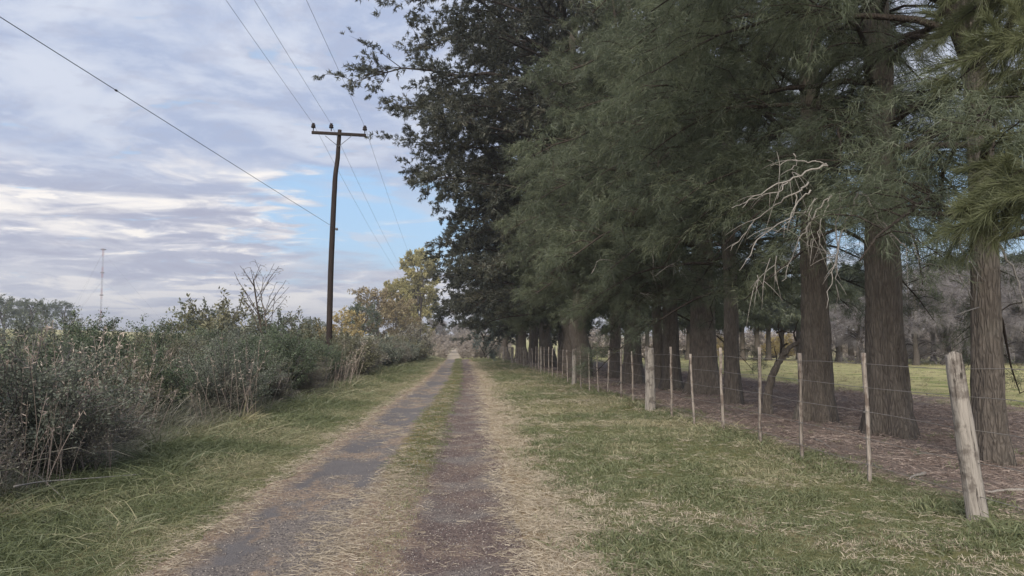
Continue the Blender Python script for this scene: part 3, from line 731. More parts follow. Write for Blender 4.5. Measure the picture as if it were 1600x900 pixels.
# ------------------------------------------------------------------ power line
def insulator_mesh():
    prof = [(0.012, 0), (.012, .10), (.05, .11), (.055, .15), (.035, .17), (.05, .19), (.045, .22), (.028, .24), (.034, .27), (.0, .285)]
    s = 12; a = np.linspace(0, 2*np.pi, s, endpoint=False)
    V = np.concatenate([np.stack([r*np.cos(a), r*np.sin(a), np.full(s, z)], -1) for r, z in prof])
    i = np.arange(len(prof)-1)[:, None]*s; j = np.arange(s)[None]; j2 = (j+1) % s
    return mesh_np('insulator', V, np.stack([i+j, i+j2, i+s+j2, i+s+j], -1).reshape(-1, 4), M['insul'], smooth=True)
ins = insulator_mesh()
def boxm(name, sx, sy, sz, mt, bev=.01):
    V = np.array([[x*sx/2, y*sy/2, z*sz/2] for z in (-1, 1) for x, y in ((-1, -1), (1, -1), (1, 1), (-1, 1))])
    F = np.array([[3, 2, 1, 0], [4, 5, 6, 7], [0, 1, 5, 4], [1, 2, 6, 5], [2, 3, 7, 6], [3, 0, 4, 7]])
    m_ = mesh_np(name, V, F, mt)
    import bmesh
    b = bmesh.new(); b.from_mesh(m_); bmesh.ops.bevel(b, geom=b.edges[:], offset=bev, segments=1, affect='EDGES'); b.to_mesh(m_); b.free()
    return m_
pole_top = on_y(531, 203, 34)
b0 = on_y(514.5, 520, 34)
PX = b0.x
arm_l, arm_r = on_y(487, 207, 33.87), on_y(572, 211.5, 33.87)
def utility_pole(loc, label, path, detail=True):
    p = thing('utility_pole', label, 'utility pole', loc, group='poles of the power line on the left')
    P = np.array(path); t_ = np.linspace(0, len(P)-1, 40); Q = np.stack([np.interp(t_, np.arange(len(P)), P[:, c]) for c in range(3)], -1)
    for _ in range(3): Q[1:-1] = (Q[:-2]+Q[1:-1]*2+Q[2:])/4
    link('pole', mesh_np('pole', *tube(Q, np.linspace(.135, .085, 40), 14, .015), M['pole'], smooth=True), p)
    return p
base = Vector((PX, 34, 0))
pts_px = [(514.5, 520), (516.5, 430), (520, 350), (523, 290), (524, 272), (527.5, 250), (529, 225), (531, 203)]
path = [(0, 0, -.5)]+[tuple(on_y(a, b, 34)-base) for a, b in pts_px]
up = utility_pole(base, 'tall dark wooden power pole with a kink below its crossarm, rising from the thicket', path)
amid = (arm_l+arm_r)/2; alen = (arm_r-arm_l).length; atilt = math.atan2(arm_r.z-arm_l.z, arm_r.x-arm_l.x)
arm = link('crossarm', boxm('crossarm', alen, .10, .13, M['pole']), up, amid-base); arm.rotation_euler = (0, -atilt, 0)
ipos = []
for px_, py_ in ((489.5, 206), (517.5, 206.5), (570, 210)):
    q = on_y(px_, py_, 33.87); q.z += .05; i_ = link('insulator', ins, up, q-base); i_.scale = (1.9, 1.9, 1.25); ipos.append(q+Vector((0, 0, .30)))
for pxa in (508, 550):
    A = on_y(pxa, 212, 33.80); B = on_y(529, 229, 33.86)
    link('brace', mesh_np('brace', *tube(np.array([A-base, B-base]), .014, 4), M['strap']), up)
br_ = on_y(526, 358, 33.86)
link('bracket', boxm('bracket', .10, .16, .10, M['strap']), up, br_-base)
base2 = Vector((on_y(657, 500, 131).x, 131, gzf(-6.6, 131)))
z2 = on_y(657, 459, 131).z-base2.z
up2 = utility_pole(base2, 'distant power pole, only its crossarm showing against the yellow poplar', [(0, 0, -.5), (0, 0, 3), (.05, 0, 7), (0, 0, z2+.2)])
link('crossarm', boxm('crossarm', alen, .12, .15, M['pole']), up2, (0, -.12, z2))
ip2 = []
for dx in (-1.1, -.35, 1.1):
    link('insulator', ins, up2, (dx, -.12, z2+.07)); ip2.append(base2+Vector((dx, -.12, z2+.36)))
def cable(name, A, B, sag, r, label, group=None, n=60):
    A, B = np.array(A), np.array(B); t_ = np.linspace(0, 1, n)[:, None]
    P = A+(B-A)*t_; P[:, 2] -= (4*sag*t_*(1-t_))[:, 0]
    V, F = tube(P-A, r, 5)
    return link(name, mesh_np(name, V, F, M['cable']), None, A, label, 'cable', group)
lab = ['left', 'middle', 'right']
for k in range(3):
    q = ipos[k]; A = Vector((q.x, -63, q.z+.1))
    cable('power_wire', A, q, .55, .0055, f'thin power wire from overhead down to the {lab[k]} insulator of the near pole', 'power wires on the near side of the pole')
    cable('power_wire', q, ip2[k], 1.0, .006, f'faint power wire running on from the {lab[k]} insulator to the distant pole', 'power wires beyond the pole')
ce = Vector((-11.0, -34, 6.95))
bw = cable('telephone_wire', ce, br_,   .10, .0075, 'thick dark wire crossing the sky down to the bracket halfway up the pole', None)
# splice on the wire
sp = Vector(on_y(150, 131, 15.6)); tt = (15.6+34)/(br_.y+34); spz = ce+(br_-ce)*tt; spz.z -= 4*.10*tt*(1-tt)
V, F = tube(np.array([[-.01, -.05, 0], [0, -.02, 0], [0, .02, 0], [.01, .05, 0]]), [.008, .022, .022, .008], 8)
o = link('splice', mesh_np('splice', V, F, M['cable'], smooth=True), bw, spz-ce)

# radio mast far away
mx_ = on_y(157, 500, 420); mb = Vector((mx_.x, 420, gzf(mx_.x, 420)))
mtop = on_y(158, 388, 420).z-mb.z
ma = thing('radio_mast', 'slim red and white lattice radio mast far off above the thicket', 'mast', mb)
V_, lat = [], []
wd = .42
for k in range(3):
    a = k*2.094; lat.append(tube(np.array([[wd*math.cos(a), wd*math.sin(a), 0], [wd*math.cos(a), wd*math.sin(a), mtop]]), .055, 4))
nz = 46
for i in range(nz):
    z0, z1 = mtop*i/nz, mtop*(i+1)/nz
    for k in range(3):
        a, b = k*2.094, (k+1)*2.094
        if i % 2: a, b = b, a
        lat.append(tube(np.array([[wd*math.cos(a), wd*math.sin(a), z0], [wd*math.cos(b), wd*math.sin(b), z1]]), .035, 3, cap=False))
V, F, _ = merge(lat); link('lattice', mesh_np('lattice', V, F, M['mast']), ma)
for z_, rr_ in ((mtop, 1.3), (mtop*.72, .9), (mtop*.45, .8)):
    V, F = tube(np.array([[-rr_, 0, z_-.6], [rr_, 0, z_-.6]]), .35, 6); link('antenna', mesh_np('antenna', V, F, M['strap']), ma)
for k in range(3):
    a = k*2.094+.5
    for hh in (.95, .6):
        link('guy_wire', mesh_np('guy_wire', *tube(np.array([[0, 0, mtop*hh], [35*math.cos(a), 35*math.sin(a), 0]]), .02, 3), M['cable']), ma)

# ------------------------------------------------------------------ thicket on the left
def make_shrub(seed, H, Rr, nstem, nleaf, matl, leaf=(.055, .028), dense=1.0):
    g = np.random.default_rng(seed); st, tips, dirs = [], [], []
    for i in range(nstem):
        a = g.uniform(0, 6.28); L = H*g.uniform(.6, 1.05); out = Rr*g.uniform(.1, 1.0)
        t_ = np.linspace(0, 1, 7)
        P = np.stack([math.cos(a)*out*t_**1.3, math.sin(a)*out*t_**1.3, L*(t_-.12*t_**3)*(1-.35*(out/Rr)**2)], -1)+np.cumsum(g.standard_normal((7, 3)), 0)*.03
        P[0, 2] = -.1; st.append(tube(P, np.linspace(.014, .004, 7), 4, cap=False))
        for s_ in range(7):
            u = g.uniform(.12, 1)*6; j = min(int(u), 5); q = P[j]+(P[j+1]-P[j])*(u-j)
            d = unit(np.array([math.cos(a), math.sin(a), .7])+g.standard_normal(3)*.9); L2 = g.uniform(.2, .6)
            S = np.stack([q, q+d*L2*.5, q+d*L2]); st.append(tube(S, [.006, .004, .002], 3, cap=False)); tips.append((q, d, L2))
    per = max(4, nleaf//len(tips)); PP, DD, TT = [], [], []
    for q, d, L2 in tips:
        u = g.uniform(0, 1.1, per)[:, None]; PP.append(q+d*L2*u+g.standard_normal((per, 3))*.045)
        DD.append(unit(d*.5+g.standard_normal((per, 3))+[0, 0, .25])); TT.append(np.clip(g.normal(.45, .14)+g.normal(0, .12, per), 0, 1))
    P, D, tn = np.concatenate(PP), np.concatenate(DD), np.concatenate(TT)
    V, F, tn = blades(P, D, leaf[0]*g.uniform(.6, 1.3, len(P)), leaf[1], g, 0, 4, tn)
    sv, sf, _ = merge(st)
    return mesh_np('stems', sv, sf, M['twig_grey']), mesh_np('foliage', V, F, matl, tn)
shr = [make_shrub(41, 2.3, 1.25, 60, 34000, M['shrub'], (.045, .021)), make_shrub(42, 2.5, 1.2, 55, 26000, M['shrub_dark'], (.055, .028)),
       make_shrub(43, 2.1, 1.3, 55, 22000, M['shrub_olive'], (.06, .016)), make_shrub(44, 1.7, 1.1, 60, 14000, M['shrub_dry'], (.05, .014))]
far_shr = [make_shrub(45, 2.3, 1.3, 30, 7000, M['shrub'], (.10, .06)), make_shrub(46, 2.2, 1.3, 30, 6000, M['shrub_olive'], (.11, .05)), make_shrub(47, 2.0, 1.3, 34, 4500, M['shrub_dry'], (.11, .035))]
G_SH = 'shrubs of the dense thicket left of the track'
rs = random.Random(5)
def put_shrub(ms, x, y, s, label, name='roadside_shrub', group=G_SH):
    t_ = thing(name, label, 'shrub', (x, y, gzf(x, y)-.03), rs.uniform(0, 6.28), s, group)
    link('stems', ms[0], t_); link('foliage', ms[1], t_)
def px_of(x, y): return 800+1200*math.tan(math.atan2(x, y)-YAW)
def zone(x, y):
    p = px_of(x, y)
    for lim, tx in ((60, 'at the left edge of the frame'), (130, 'left of the radio mast'), (200, 'below the radio mast'), (300, 'between radio mast and rounded small tree'), (375, 'below the rounded small tree'),
                    (435, 'below the leafless sapling'), (490, 'between leafless sapling and power pole'), (545, 'around the foot of the power pole'), (585, 'right of the power pole'), (635, 'below the rust brown tree')):
        if p < lim: return tx
    return 'below the tall poplar'
LB = {'front': 'dark green leafy shrub at the thicket front ', 'back': 'tall dark green shrub on the thicket skyline ',
      'dry': 'brownish half dry shrub at the thicket foot ', 'far': 'dull green shrub in the far thicket ', 'fard': 'brownish dry shrub in the far thicket '}
def shrub_at(ms, x, y, s, kind): put_shrub(ms, x, y, s, LB[kind]+zone(x, y))
y = 4.0
while y < 34:
    for (x0, sc_, lb) in ((-5.3, .82, 'front'), (-7.2, .93, 'back'), (-9.2, .97, 'back')):
        s = sc_*rs.uniform(.80, 1.08)
        if x0 < -7 and y < 15: s *= .85
        if y > 17: s *= 1.04
        shrub_at(shr[rs.choice((0, 1, 2))], x0+rs.uniform(-.5, .5), y+rs.uniform(-.5, .5), (s*1.05, s*1.05, s), lb)
    if rs.random() < .55: shrub_at(shr[3], -4.7+rs.uniform(-.25, .2), y+rs.uniform(-.5, .5), rs.uniform(.5, .72), 'dry')
    y += 1.75
while y < 86:
    for (x0, sc_) in ((-4.95, .98), (-6.9, 1.12)):
        d = rs.random() < .3; s = sc_*rs.uniform(.8, 1.1)*(1.0 if y < 62 else 1.15)
        shrub_at(far_shr[2] if d else far_shr[rs.choice((0, 1))], x0+rs.uniform(-.5, .5)+(.7 if y > 60 else 0), y+rs.uniform(-.5, .5), (s*1.1, s*1.1, s), 'fard' if d else 'far')
    y += 2.2
put_shrub(far_shr[2], -4.6, 74, (1.9, 1.9, 2.0), 'big greyish round bush at the far end of the thicket beside the track', group=None)
put_shrub(far_shr[1], -4.9, 80, (1.4, 1.4, 1.5), 'green bush closing the far end of the thicket under the poplar', group=None)

# ------------------------------------------------------------------ trees on the left and in the distance
def at_ground(px, Y): p = on_y(px, 540, Y); return (p.x, Y)
pop = make_tree(51, 17.5, .35, 1.5, 4.3, 60, 11, 12, 18, (.32, .18, .1, 4), M['yellow'], rise=(1.3, 1.6), sag=(.3, .2), shape=lambda v: .9*(1-v)**.45*(.6+.9*v), forks=2, sub_len=.4, spread=.5)
rust = make_tree(52, 9.5, .2, 1.5, 4.6, 32, 9, 9, 8, (.34, .17, .1, 4), M['rust'], rise=(.8, 1.2), sag=(.3, .2), shape=lambda v: (1-v)**.4, forks=2, spread=.5)
rnd = make_tree(53, 6.0, .15, .6, 3.0, 28, 8, 9, 8, (.22, .11, .1, 4), M['far_green'], rise=(.7, 1.2), sag=(.3, .2), shape=lambda v: (1-v)**.4, forks=1, spread=.35)
org = (None,)+make_tree(54, 5.5, .12, .4, 2.8, 22, 7, 8, 8, (.30, .16, .1, 4), M['orange'], rise=(.8, 1.2), sag=(.3, .2), shape=lambda v: (1-v)**.4, spread=.4)[1:]
bare = make_tree(55, 6.0, .12, .3, 3.4, 34, 12, 9, 7, (.55, .05, .05, 1), M['twig_grey'], rise=(.9, 1.3), sag=(.2, .1), shape=lambda v: (1-v)**.35, forks=2, spread=.3)
sap = make_tree(56, 4.9, .04, 1.8, 1.5, 22, 4, 4, 1, (.08, .04, .1, 4), M['rust'], rise=(1.2, 1.6), sag=(.1, .05), shape=lambda v: (1-v)**.4, forks=1, spread=.1, limb_r=.006, top_r=.006, lean=.25)
plant_tree(pop, 'poplar_tree', 'tall yellow green poplar rising above the far end of the thicket', 'tree', at_ground(652, 138), 0, (1.0, 1.0, 1.0))
plant_tree(pop, 'poplar_tree', 'smaller yellowish poplar just left of the tall one', 'tree', at_ground(625, 142), 2, (.75, .75, .72))
plant_tree(rust, 'autumn_tree', 'rust brown autumn tree with sky showing through, left of the poplar', 'tree', at_ground(590, 112), 0, .95)
plant_tree(rust, 'autumn_tree', 'low brownish tree between the rust tree and the poplar', 'tree', at_ground(618, 120), 2.5, .85)
plant_tree(rnd, 'green_tree', 'dull green tree just left of the rust brown tree', 'tree', at_ground(563, 105), 1, 1.1)
plant_tree(org, 'autumn_bush', 'bright orange autumn bush beside the power pole', 'tree', at_ground(540, 95), 0, .95)
plant_tree(org, 'autumn_bush', 'smaller orange bush left of the power pole', 'tree', at_ground(505, 92), 2, .62)
for px, Y, sc3, lb in ((345, 46, (2.3, 2.3, 2.15), 'rounded grey green small tree left of the leafless sapling'), (318, 48, (1.9, 1.9, 1.95), 'lower dull green small tree left of the rounded one'), (430, 45, (2.0, 2.0, 1.65), 'low olive small tree behind the thicket right of the leafless sapling'), (475, 47, (1.9, 1.9, 1.6), 'low green small tree just left of the power pole')):
    x_, y_ = at_ground(px, Y); put_shrub(far_shr[px % 2], x_, y_, sc3, lb, 'small_tree', None)
plant_tree(sap, 'bare_sapling', 'nearly leafless sapling with upright twigs poking above the thicket', 'tree', at_ground(402, 31), 0, .9)
for k, (px, Y, s) in enumerate(((5, 170, 1.5), (45, 190, 1.5), (-30, 180, 1.6), (70, 230, 1.5), (100, 240, 1.6), (30, 250, 1.6), (500, 200, 1.0), (480, 230, 1.2))):
    plant_tree(rnd, 'green_tree', 'hazy far tree on the horizon beyond the pale field on the left', 'tree', at_ground(px, Y), k*1.3, s, 'far trees beyond the left field')
# beyond the end of the lane
pink = make_shrub(48, 2.3, 1.4, 34, 6000, M['scrub'], (.16, .05))
for k, (px, Y, s_) in enumerate(((724, 104, .7), (732, 108, 1.1), (742, 106, 1.2), (752, 110, 1.3), (762, 112, 1.2), (728, 125, 1.5), (738, 130, 1.8), (748, 128, 1.8), (695, 102, .8), (688, 108, 1.4), (694, 124, 1.5), (680, 115, 1.7), (724, 150, 2.0), (736, 155, 2.3), (697, 150, 2.2), (758, 150, 2.0), (775, 120, 1.4), (790, 125, 1.5))):
    x_, y_ = at_ground(px, Y)
    put_shrub(pink, x_, y_, s_, 'pinkish dry scrub right of the far end of the lane' if px > 715 else 'pale dry scrub left of the far end of the lane', 'scrub_bush', 'scrub beyond the end of the lane')
for k, (px, Y, s, ms) in enumerate(((718, 260, .9, bare), (735, 190, .8, bare), (722, 230, .9, bare), (690, 200, .9, rnd), (676, 180, 1.0, bare), (790, 180, .9, bare), (830, 170, 1, bare))):
    plant_tree(ms, 'scrub_tree', 'pinkish brown leafless tree far beyond the end of the lane' if ms is bare else 'grey green tree beyond the lane, left of it', 'tree', at_ground(px, Y), k*1.1, s, 'leafless trees beyond the end of the lane' if ms is bare else None)
put_shrub(far_shr[0], 3.6, 84, .62, 'small dark green bush by the fence at the far end', 'roadside_bush', None)
# bluish bush among the conifers
blu = (None,)+make_tree(57, 6, .1, .3, 1.6, 30, 6, 8, 8, (.16, .08, .1, 4), M['bluegreen'], rise=(.9, 1.2), sag=(.3, .2), shape=lambda v: (1-v)**.4, spread=.3)[1:]
plant_tree(blu, 'blue_cypress', 'slim bluish green cypress in front of the dark row at its far end', 'tree', at_ground(757, 66), 0, (.8, .8, 1.15))

# far side of the meadow
def gap(px):
    for lim, tx in ((1020, 'left of the spreading-foot casuarina'), (1085, 'behind the spreading-foot casuarina'), (1125, 'behind the widest trunk'), (1175, 'just right of the slim casuarina'), (1212, 'behind the crooked sapling'),
                    (1262, 'right of the crooked sapling'), (1300, 'behind the swollen-foot trunk'), (1355, 'between swollen-foot and thick straight trunks'), (1430, 'behind the thick straight trunk'),
                    (1490, 'between thick straight trunk and leaning post'), (1535, 'behind the leaning post'), (1580, 'behind the trunk nearest the leaning post')):
        if px < lim: return tx
    return 'at the right edge of the frame'
lg = make_tree(58, 12, .34, 4.2, 4.2, 38, 9, 11, 9, (.6, .12, .3, 1), M['casuarina'], shape=cas_shape, forks=1, spread=.5, drop_p=.3)
for k, px in enumerate((985, 1012, 1160, 1182, 1200, 1222, 1248, 1330, 1345, 1458, 1480, 1508, 1570, 1592, 1640, 1700, 1100, 1075, 1310)):
    plant_tree(lg, 'far_casuarina', 'dark casuarina across the meadow, seen '+gap(px), 'tree', at_ground(px, 78+rs.uniform(-4, 7)-(px-1160)*.03), k*.9, rs.uniform(.85, 1.0)*.8, 'casuarinas across the meadow')
thk = make_tree(59, 7.5, .2, .5, 4.2, 46, 13, 14, 8, (.5, .012, .3, 1), M['twig_grey'], rise=(.9, 1.0), sag=(.9, .6), shape=lambda v: (1-v)**.35, forks=2, spread=.3, drop_p=.4)
for k, (px, Y, s) in enumerate(((1430, 56, .92), (1475, 60, 1.0), (1520, 56, 1.0), (1565, 60, 1.05), (1612, 56, 1.0), (1660, 58, 1.0), (1340, 62, .7), (1385, 64, .8), (1310, 68, .6))):
    plant_tree(thk, 'bare_tree', 'grey tangled leafless tree across the meadow '+gap(px), 'tree', at_ground(px, Y), k*1.7, s, 'leafless trees across the meadow')
for k, (px, Y, s) in enumerate(((1225, 92, .5), (1205, 96, .45), (1130, 100, .45))):
    plant_tree(org, 'yellow_bush', 'small yellow bush across the meadow '+gap(px), 'shrub', at_ground(px, Y), k, s, 'yellow bushes across the meadow')
for k, px in enumerate(range(900, 1660, 22)):
    Y = 112-.02*(px-900)+rs.uniform(-4, 4)-(18 if px > 1400 else 0)
    x_, y_ = at_ground(px+rs.uniform(-8, 8), Y)
    put_shrub(pink, x_, y_, (rs.uniform(2.0, 2.6),)*2+(rs.uniform(1.5, 2.3),), 'faint pinkish scrub behind the meadow trees '+gap(px), 'scrub_bush', 'scrub behind the meadow')

# ------------------------------------------------------------------ scattered ground cover (geometry nodes)
def source(name, V, F, tn, mt):
    return bpy.data.objects.new(name, mesh_np(name, V, F, mt, tn))
def scatter(name, label, cat, P, Rt, S, T2, srcs):
    N = len(P); m_ = bpy.data.meshes.new(name); m_.vertices.add(N); m_.vertices.foreach_set('co', P.astype(np.float32).ravel())
    for nm, ty, d, key in (('rot', 'FLOAT_VECTOR', Rt, 'vector'), ('scl', 'FLOAT', S, 'value'), ('tint2', 'FLOAT', T2, 'value')):
        a = m_.attributes.new(nm, ty, 'POINT'); a.data.foreach_set(key, np.asarray(d, dtype=np.float32).ravel())
    a = m_.attributes.new('var', 'INT', 'POINT'); a.data.foreach_set('value', rng.integers(0, len(srcs), N).astype(np.int32))
    o = link(name, m_, None, None, label, cat, None, 'stuff')
    ng = bpy.data.node_groups.new(name, 'GeometryNodeTree')
    ng.interface.new_socket('Geometry', in_out='INPUT', socket_type='NodeSocketGeometry'); ng.interface.new_socket('Geometry', in_out='OUTPUT', socket_type='NodeSocketGeometry')
    n = ng.nodes; l = ng.links; gi = n.new('NodeGroupInput'); go = n.new('NodeGroupOutput'); ip = n.new('GeometryNodeInstanceOnPoints'); jn = n.new('GeometryNodeJoinGeometry')
    l.new(gi.outputs[0], ip.inputs['Points'])
    for s in reversed(srcs):
        oi = n.new('GeometryNodeObjectInfo'); oi.inputs['Object'].default_value = s; oi.inputs['As Instance'].default_value = False
        g2 = n.new('GeometryNodeGeometryToInstance'); l.new(oi.outputs['Geometry'], g2.inputs[0]); l.new(g2.outputs[0], jn.inputs[0])
    l.new(jn.outputs[0], ip.inputs['Instance']); ip.inputs['Pick Instance'].default_value = True
    def na(nm, ty):
        x = n.new('GeometryNodeInputNamedAttribute'); x.data_type = ty; x.inputs['Name'].default_value = nm; return x.outputs['Attribute']
    l.new(na('rot', 'FLOAT_VECTOR'), ip.inputs['Rotation']); l.new(na('scl', 'FLOAT'), ip.inputs['Scale']); l.new(na('var', 'INT'), ip.inputs['Instance Index'])
    l.new(ip.outputs[0], go.inputs[0])
    md = o.modifiers.new('scatter', 'NODES'); md.node_group = ng
    print('scatter', name, N)
    return o
def tuft(seed, n, Rr, L, W, spread, droop, mt, seg=2, flat=0.0):
    g = np.random.default_rng(seed)
    P = np.stack([g.normal(0, Rr, n), g.normal(0, Rr, n), np.zeros(n)-.004+flat*g.random(n)], -1)
    D = np.stack([g.normal(0, spread, n), g.normal(0, spread, n), np.ones(n)*(1 if not flat else .12)], -1)
    if flat: D[:, 2] *= g.uniform(-.3, 1.6, n)
    V, F, tn = blades(P, D, L*g.uniform(.45, 1.2, n), W*g.uniform(.7, 1.2, n), g, droop, seg)
    return source('tuft_source', V, F, tn, mt)
def area(x0, x1, y0, y1, dens, falloff=True):
    """points per m2 thinning with distance"""
    out = []
    y = y0
    while y < y1:
        st = max(.5, y*.12); d = dens/(max(1, y/7)**1.5) if falloff else dens
        n = rng.poisson((x1-x0)*st*d); out.append(np.stack([rng.uniform(x0, x1, n), rng.uniform(y, y+st, n)], -1)); y += st
    return np.concatenate(out)
def fin(xy, sc0, grow=True, tilt=.15):
    x, y = xy[:, 0], xy[:, 1]; N = len(x)
    P = np.stack([x, y, gz(x, y)], -1)
    Rt = np.stack([rng.normal(0, tilt, N), rng.normal(0, tilt, N), rng.uniform(0, 6.28, N)], -1)
    S = sc0*rng.uniform(.65, 1.3, N)*(np.maximum(1, y/9)**.45 if grow else 1)
    return P, Rt, S
def sel(xy, p): return xy[rng.random(len(xy)) < p]
def clump(seed, n, Rr, L, W, spread, droop, mt):
    g = np.random.default_rng(seed); a = g.uniform(0, 6.28, n)
    P = np.stack([g.normal(0, Rr, n), g.normal(0, Rr, n), np.zeros(n)-.02], -1); D = np.stack([g.normal(0, spread, n), g.normal(0, spread, n), np.ones(n)], -1)
    D = unit(D); L_ = L*g.uniform(.4, 1.15, n); s = unit(np.cross(D, g.standard_normal((n, 3)))); tn = g.random(n)
    rows = []
    for i, (u, w_) in enumerate(((0, .7), (.3, 1), (.6, .8), (.85, .5))):
        c = P+D*(L_*u)[:, None]+(D*[1, 1, 0])*(L_*droop*u*u)[:, None]*1.6+np.array([0, 0, -1])*(L_*droop*u**2.2)[:, None]*.6
        rows += [c-s*W*w_/2, c+s*W*w_/2]
    u = 1.0; rows.append(P+D*L_[:, None]+(D*[1, 1, 0])*(L_*droop)[:, None]*1.6+np.array([0, 0, -1])*(L_*droop)[:, None]*.75)
    V = np.stack(rows, 1).reshape(-1, 3); b = np.arange(n)[:, None]*9
    F = np.concatenate([b+f for f in ([0, 1, 3], [0, 3, 2], [2, 3, 5], [2, 5, 4], [4, 5, 7], [4, 7, 6], [6, 7, 8])])
    return source('clump_source', V, F, np.repeat(tn, 9), mt)
grass_src = [tuft(60+i, 20, .045, .075, .0065, .55, .35, M['grass']) for i in range(4)]
xy = area(.2, 8.5, 3.2, 90, 330)
x, y = xy[:, 0], xy[:, 1]
pg = sstep(x-bend(y)+.9*(fbm(x*1.3, y*1.3)-.5), .6, 1.15)*(1-sstep(x+.7*(fbm(x*1.5+9, y*1.5)-.5), 4.5, 5.3)*.97)
bare_ = sstep(fbm(x*.9+40, y*.9, 4), .60, .68)
xy = sel(xy, pg*(1-.75*bare_)); P, Rt, S = fin(xy, .85)
x, y = xy[:, 0], xy[:, 1]
dry = sstep(fbm(x*.55+11, y*.55+3, 4), .42, .68)
tn = np.clip(.26+.66*dry+rng.normal(0, .16, len(x)), 0, 1)
scatter('verge_grass', 'short green and straw coloured grass on the verge between track and fence', 'grass', P, Rt, S*(.7+.7*sstep(fbm(x*1.6, y*1.6+50, 3), .4, .65))*(1+.75*np.exp(-((x-4.4)/.16)**2)), tn, grass_src+[clump(150+i, 12, .04, .13, .006, .8, .7, M['grass']) for i in range(2)])
# left verge: longer
lsrc = [clump(140+i, 16, .06, .26, .0075, .75, .7, M['grass']) for i in range(3)]+[tuft(70+i, 20, .06, .15, .007, .6, .55, M['grass']) for i in range(4)]
xy = area(-6.2, -1.2, 3.2, 90, 260); x, y = xy[:, 0], xy[:, 1]
pg = (1-sstep(x-bend(y)+.5*(fbm(x*2, y*2)-.5), -2.25, -1.9))*sstep(x, -6.0, -4.6)
xy = sel(xy, pg); P, Rt, S = fin(xy, .85); x, y = xy[:, 0], xy[:, 1]
tn = np.clip(.14+.6*sstep(fbm(x*.8+21, y*.8+8, 4), .40, .62)+rng.normal(0, .14, len(x))+.25*sstep(x, -2.8, -2), 0, 1)
scatter('left_verge_grass', 'longer tufted green grass between the track and the thicket', 'grass', P, Rt, S*(.5+.8*sstep(-x, 2.0, 3.6)*(.4+1.2*fbm(x*1.5, y*1.5+7, 3))), tn, lsrc)
# grass strip between the wheel tracks
xy = area(-1.25, .5, 3.2, 90, 420); x, y = xy[:, 0], xy[:, 1]
c0 = -.60+bend(y)+.25*(fbm(y*.5, y*0+4, 2)-.5)
wd_ = (.21+.2*fbm(y*.9+7, y*0, 3))*(.35+.65*sstep(y, 7, 10))
pg = (1-sstep(np.abs(x-c0), wd_*.8, wd_*1.1+.04))
xy = sel(xy, pg); P, Rt, S = fin(xy, .62); x, y = xy[:, 0], xy[:, 1]
tn = np.clip(.15+.6*(1-sstep(y, 7.0, 9.5))+.25*sstep(fbm(x*.9, y*.7+30, 3), .45, .65)+rng.normal(0, .15, len(x)), 0, 1)
scatter('strip_grass', 'grass strip growing between the two wheel tracks, dry in front and green beyond', 'grass', P, Rt, S, tn, grass_src)
# dry straw lying on the right shoulder and strewn on the pavement
ssrc = [tuft(80+i, 18, .07, .11, .0055, 1.0, .0, M['straw'], 1, .02) for i in range(4)]
xy = area(-2.4, 5.0, 3.2, 70, 260); x, y = xy[:, 0]-bend(xy[:, 1]), xy[:, 1]
sh = sstep(x, .3, .58)*(1-sstep(x+.7*(fbm(x*1.3, y*1.3)-.5), .8, 1.25))
pv = (x < .55)*np.where(x > -.35, .16, .65)*(.06+.9*sstep(fbm(x*1.8+2, y*1.0+1, 4), .54, .63))*(1-.9*sstep(fbm(x*.8+70, y*.35, 2), .50, .56)*(x < -.9))
mid_ = np.exp(-((x+.85)/.3)**2)*(1-sstep(y, 8, 12)); ed = np.exp(-((x+2.0)/.16)**2)*.8
ed2 = np.exp(-((x-.46)/.12)**2)
ok = np.clip(sh*.95+np.maximum.reduce([pv*.55, mid_*.9, ed, ed2*.6])*(x < .5)+.10*(x > 1.2), 0, 1)
ok = ok*(1-.93*patchf(xy[:, 0], xy[:, 1]))
xy = sel(xy, ok); P, Rt, S = fin(xy, .8, tilt=.06); P[:, 2] += .012; x, y = xy[:, 0], xy[:, 1]
scatter('dry_straw', 'dead straw coloured grass matted on the shoulder and strewn over the broken pavement', 'straw', P, Rt, S, np.clip(rng.normal(.5, .2, len(x))+.15*sstep(x, .1, .5), 0, 1), ssrc)
# standing dry tufts inside the shoulder
dsrc = [tuft(90+i, 22, .05, .085, .006, .75, .4, M['straw']) for i in range(3)]
xy = area(.3, 4.6, 3.2, 60, 170); x, y = xy[:, 0]-bend(xy[:, 1]), xy[:, 1]
ok = sstep(x, .5, .72)*(1-sstep(x+.8*(fbm(x*1.3, y*1.3)-.5), .9, 1.45))+.45*sstep(fbm(x*.9+40, y*.9, 4), .54, .64)
xy = sel(xy, ok); P, Rt, S = fin(xy, .75); scatter('dry_tufts', 'pale dry grass tufts on the right shoulder and in worn spots of the verge', 'grass', P, Rt, S, rng.uniform(.2, 1, len(xy)), dsrc)
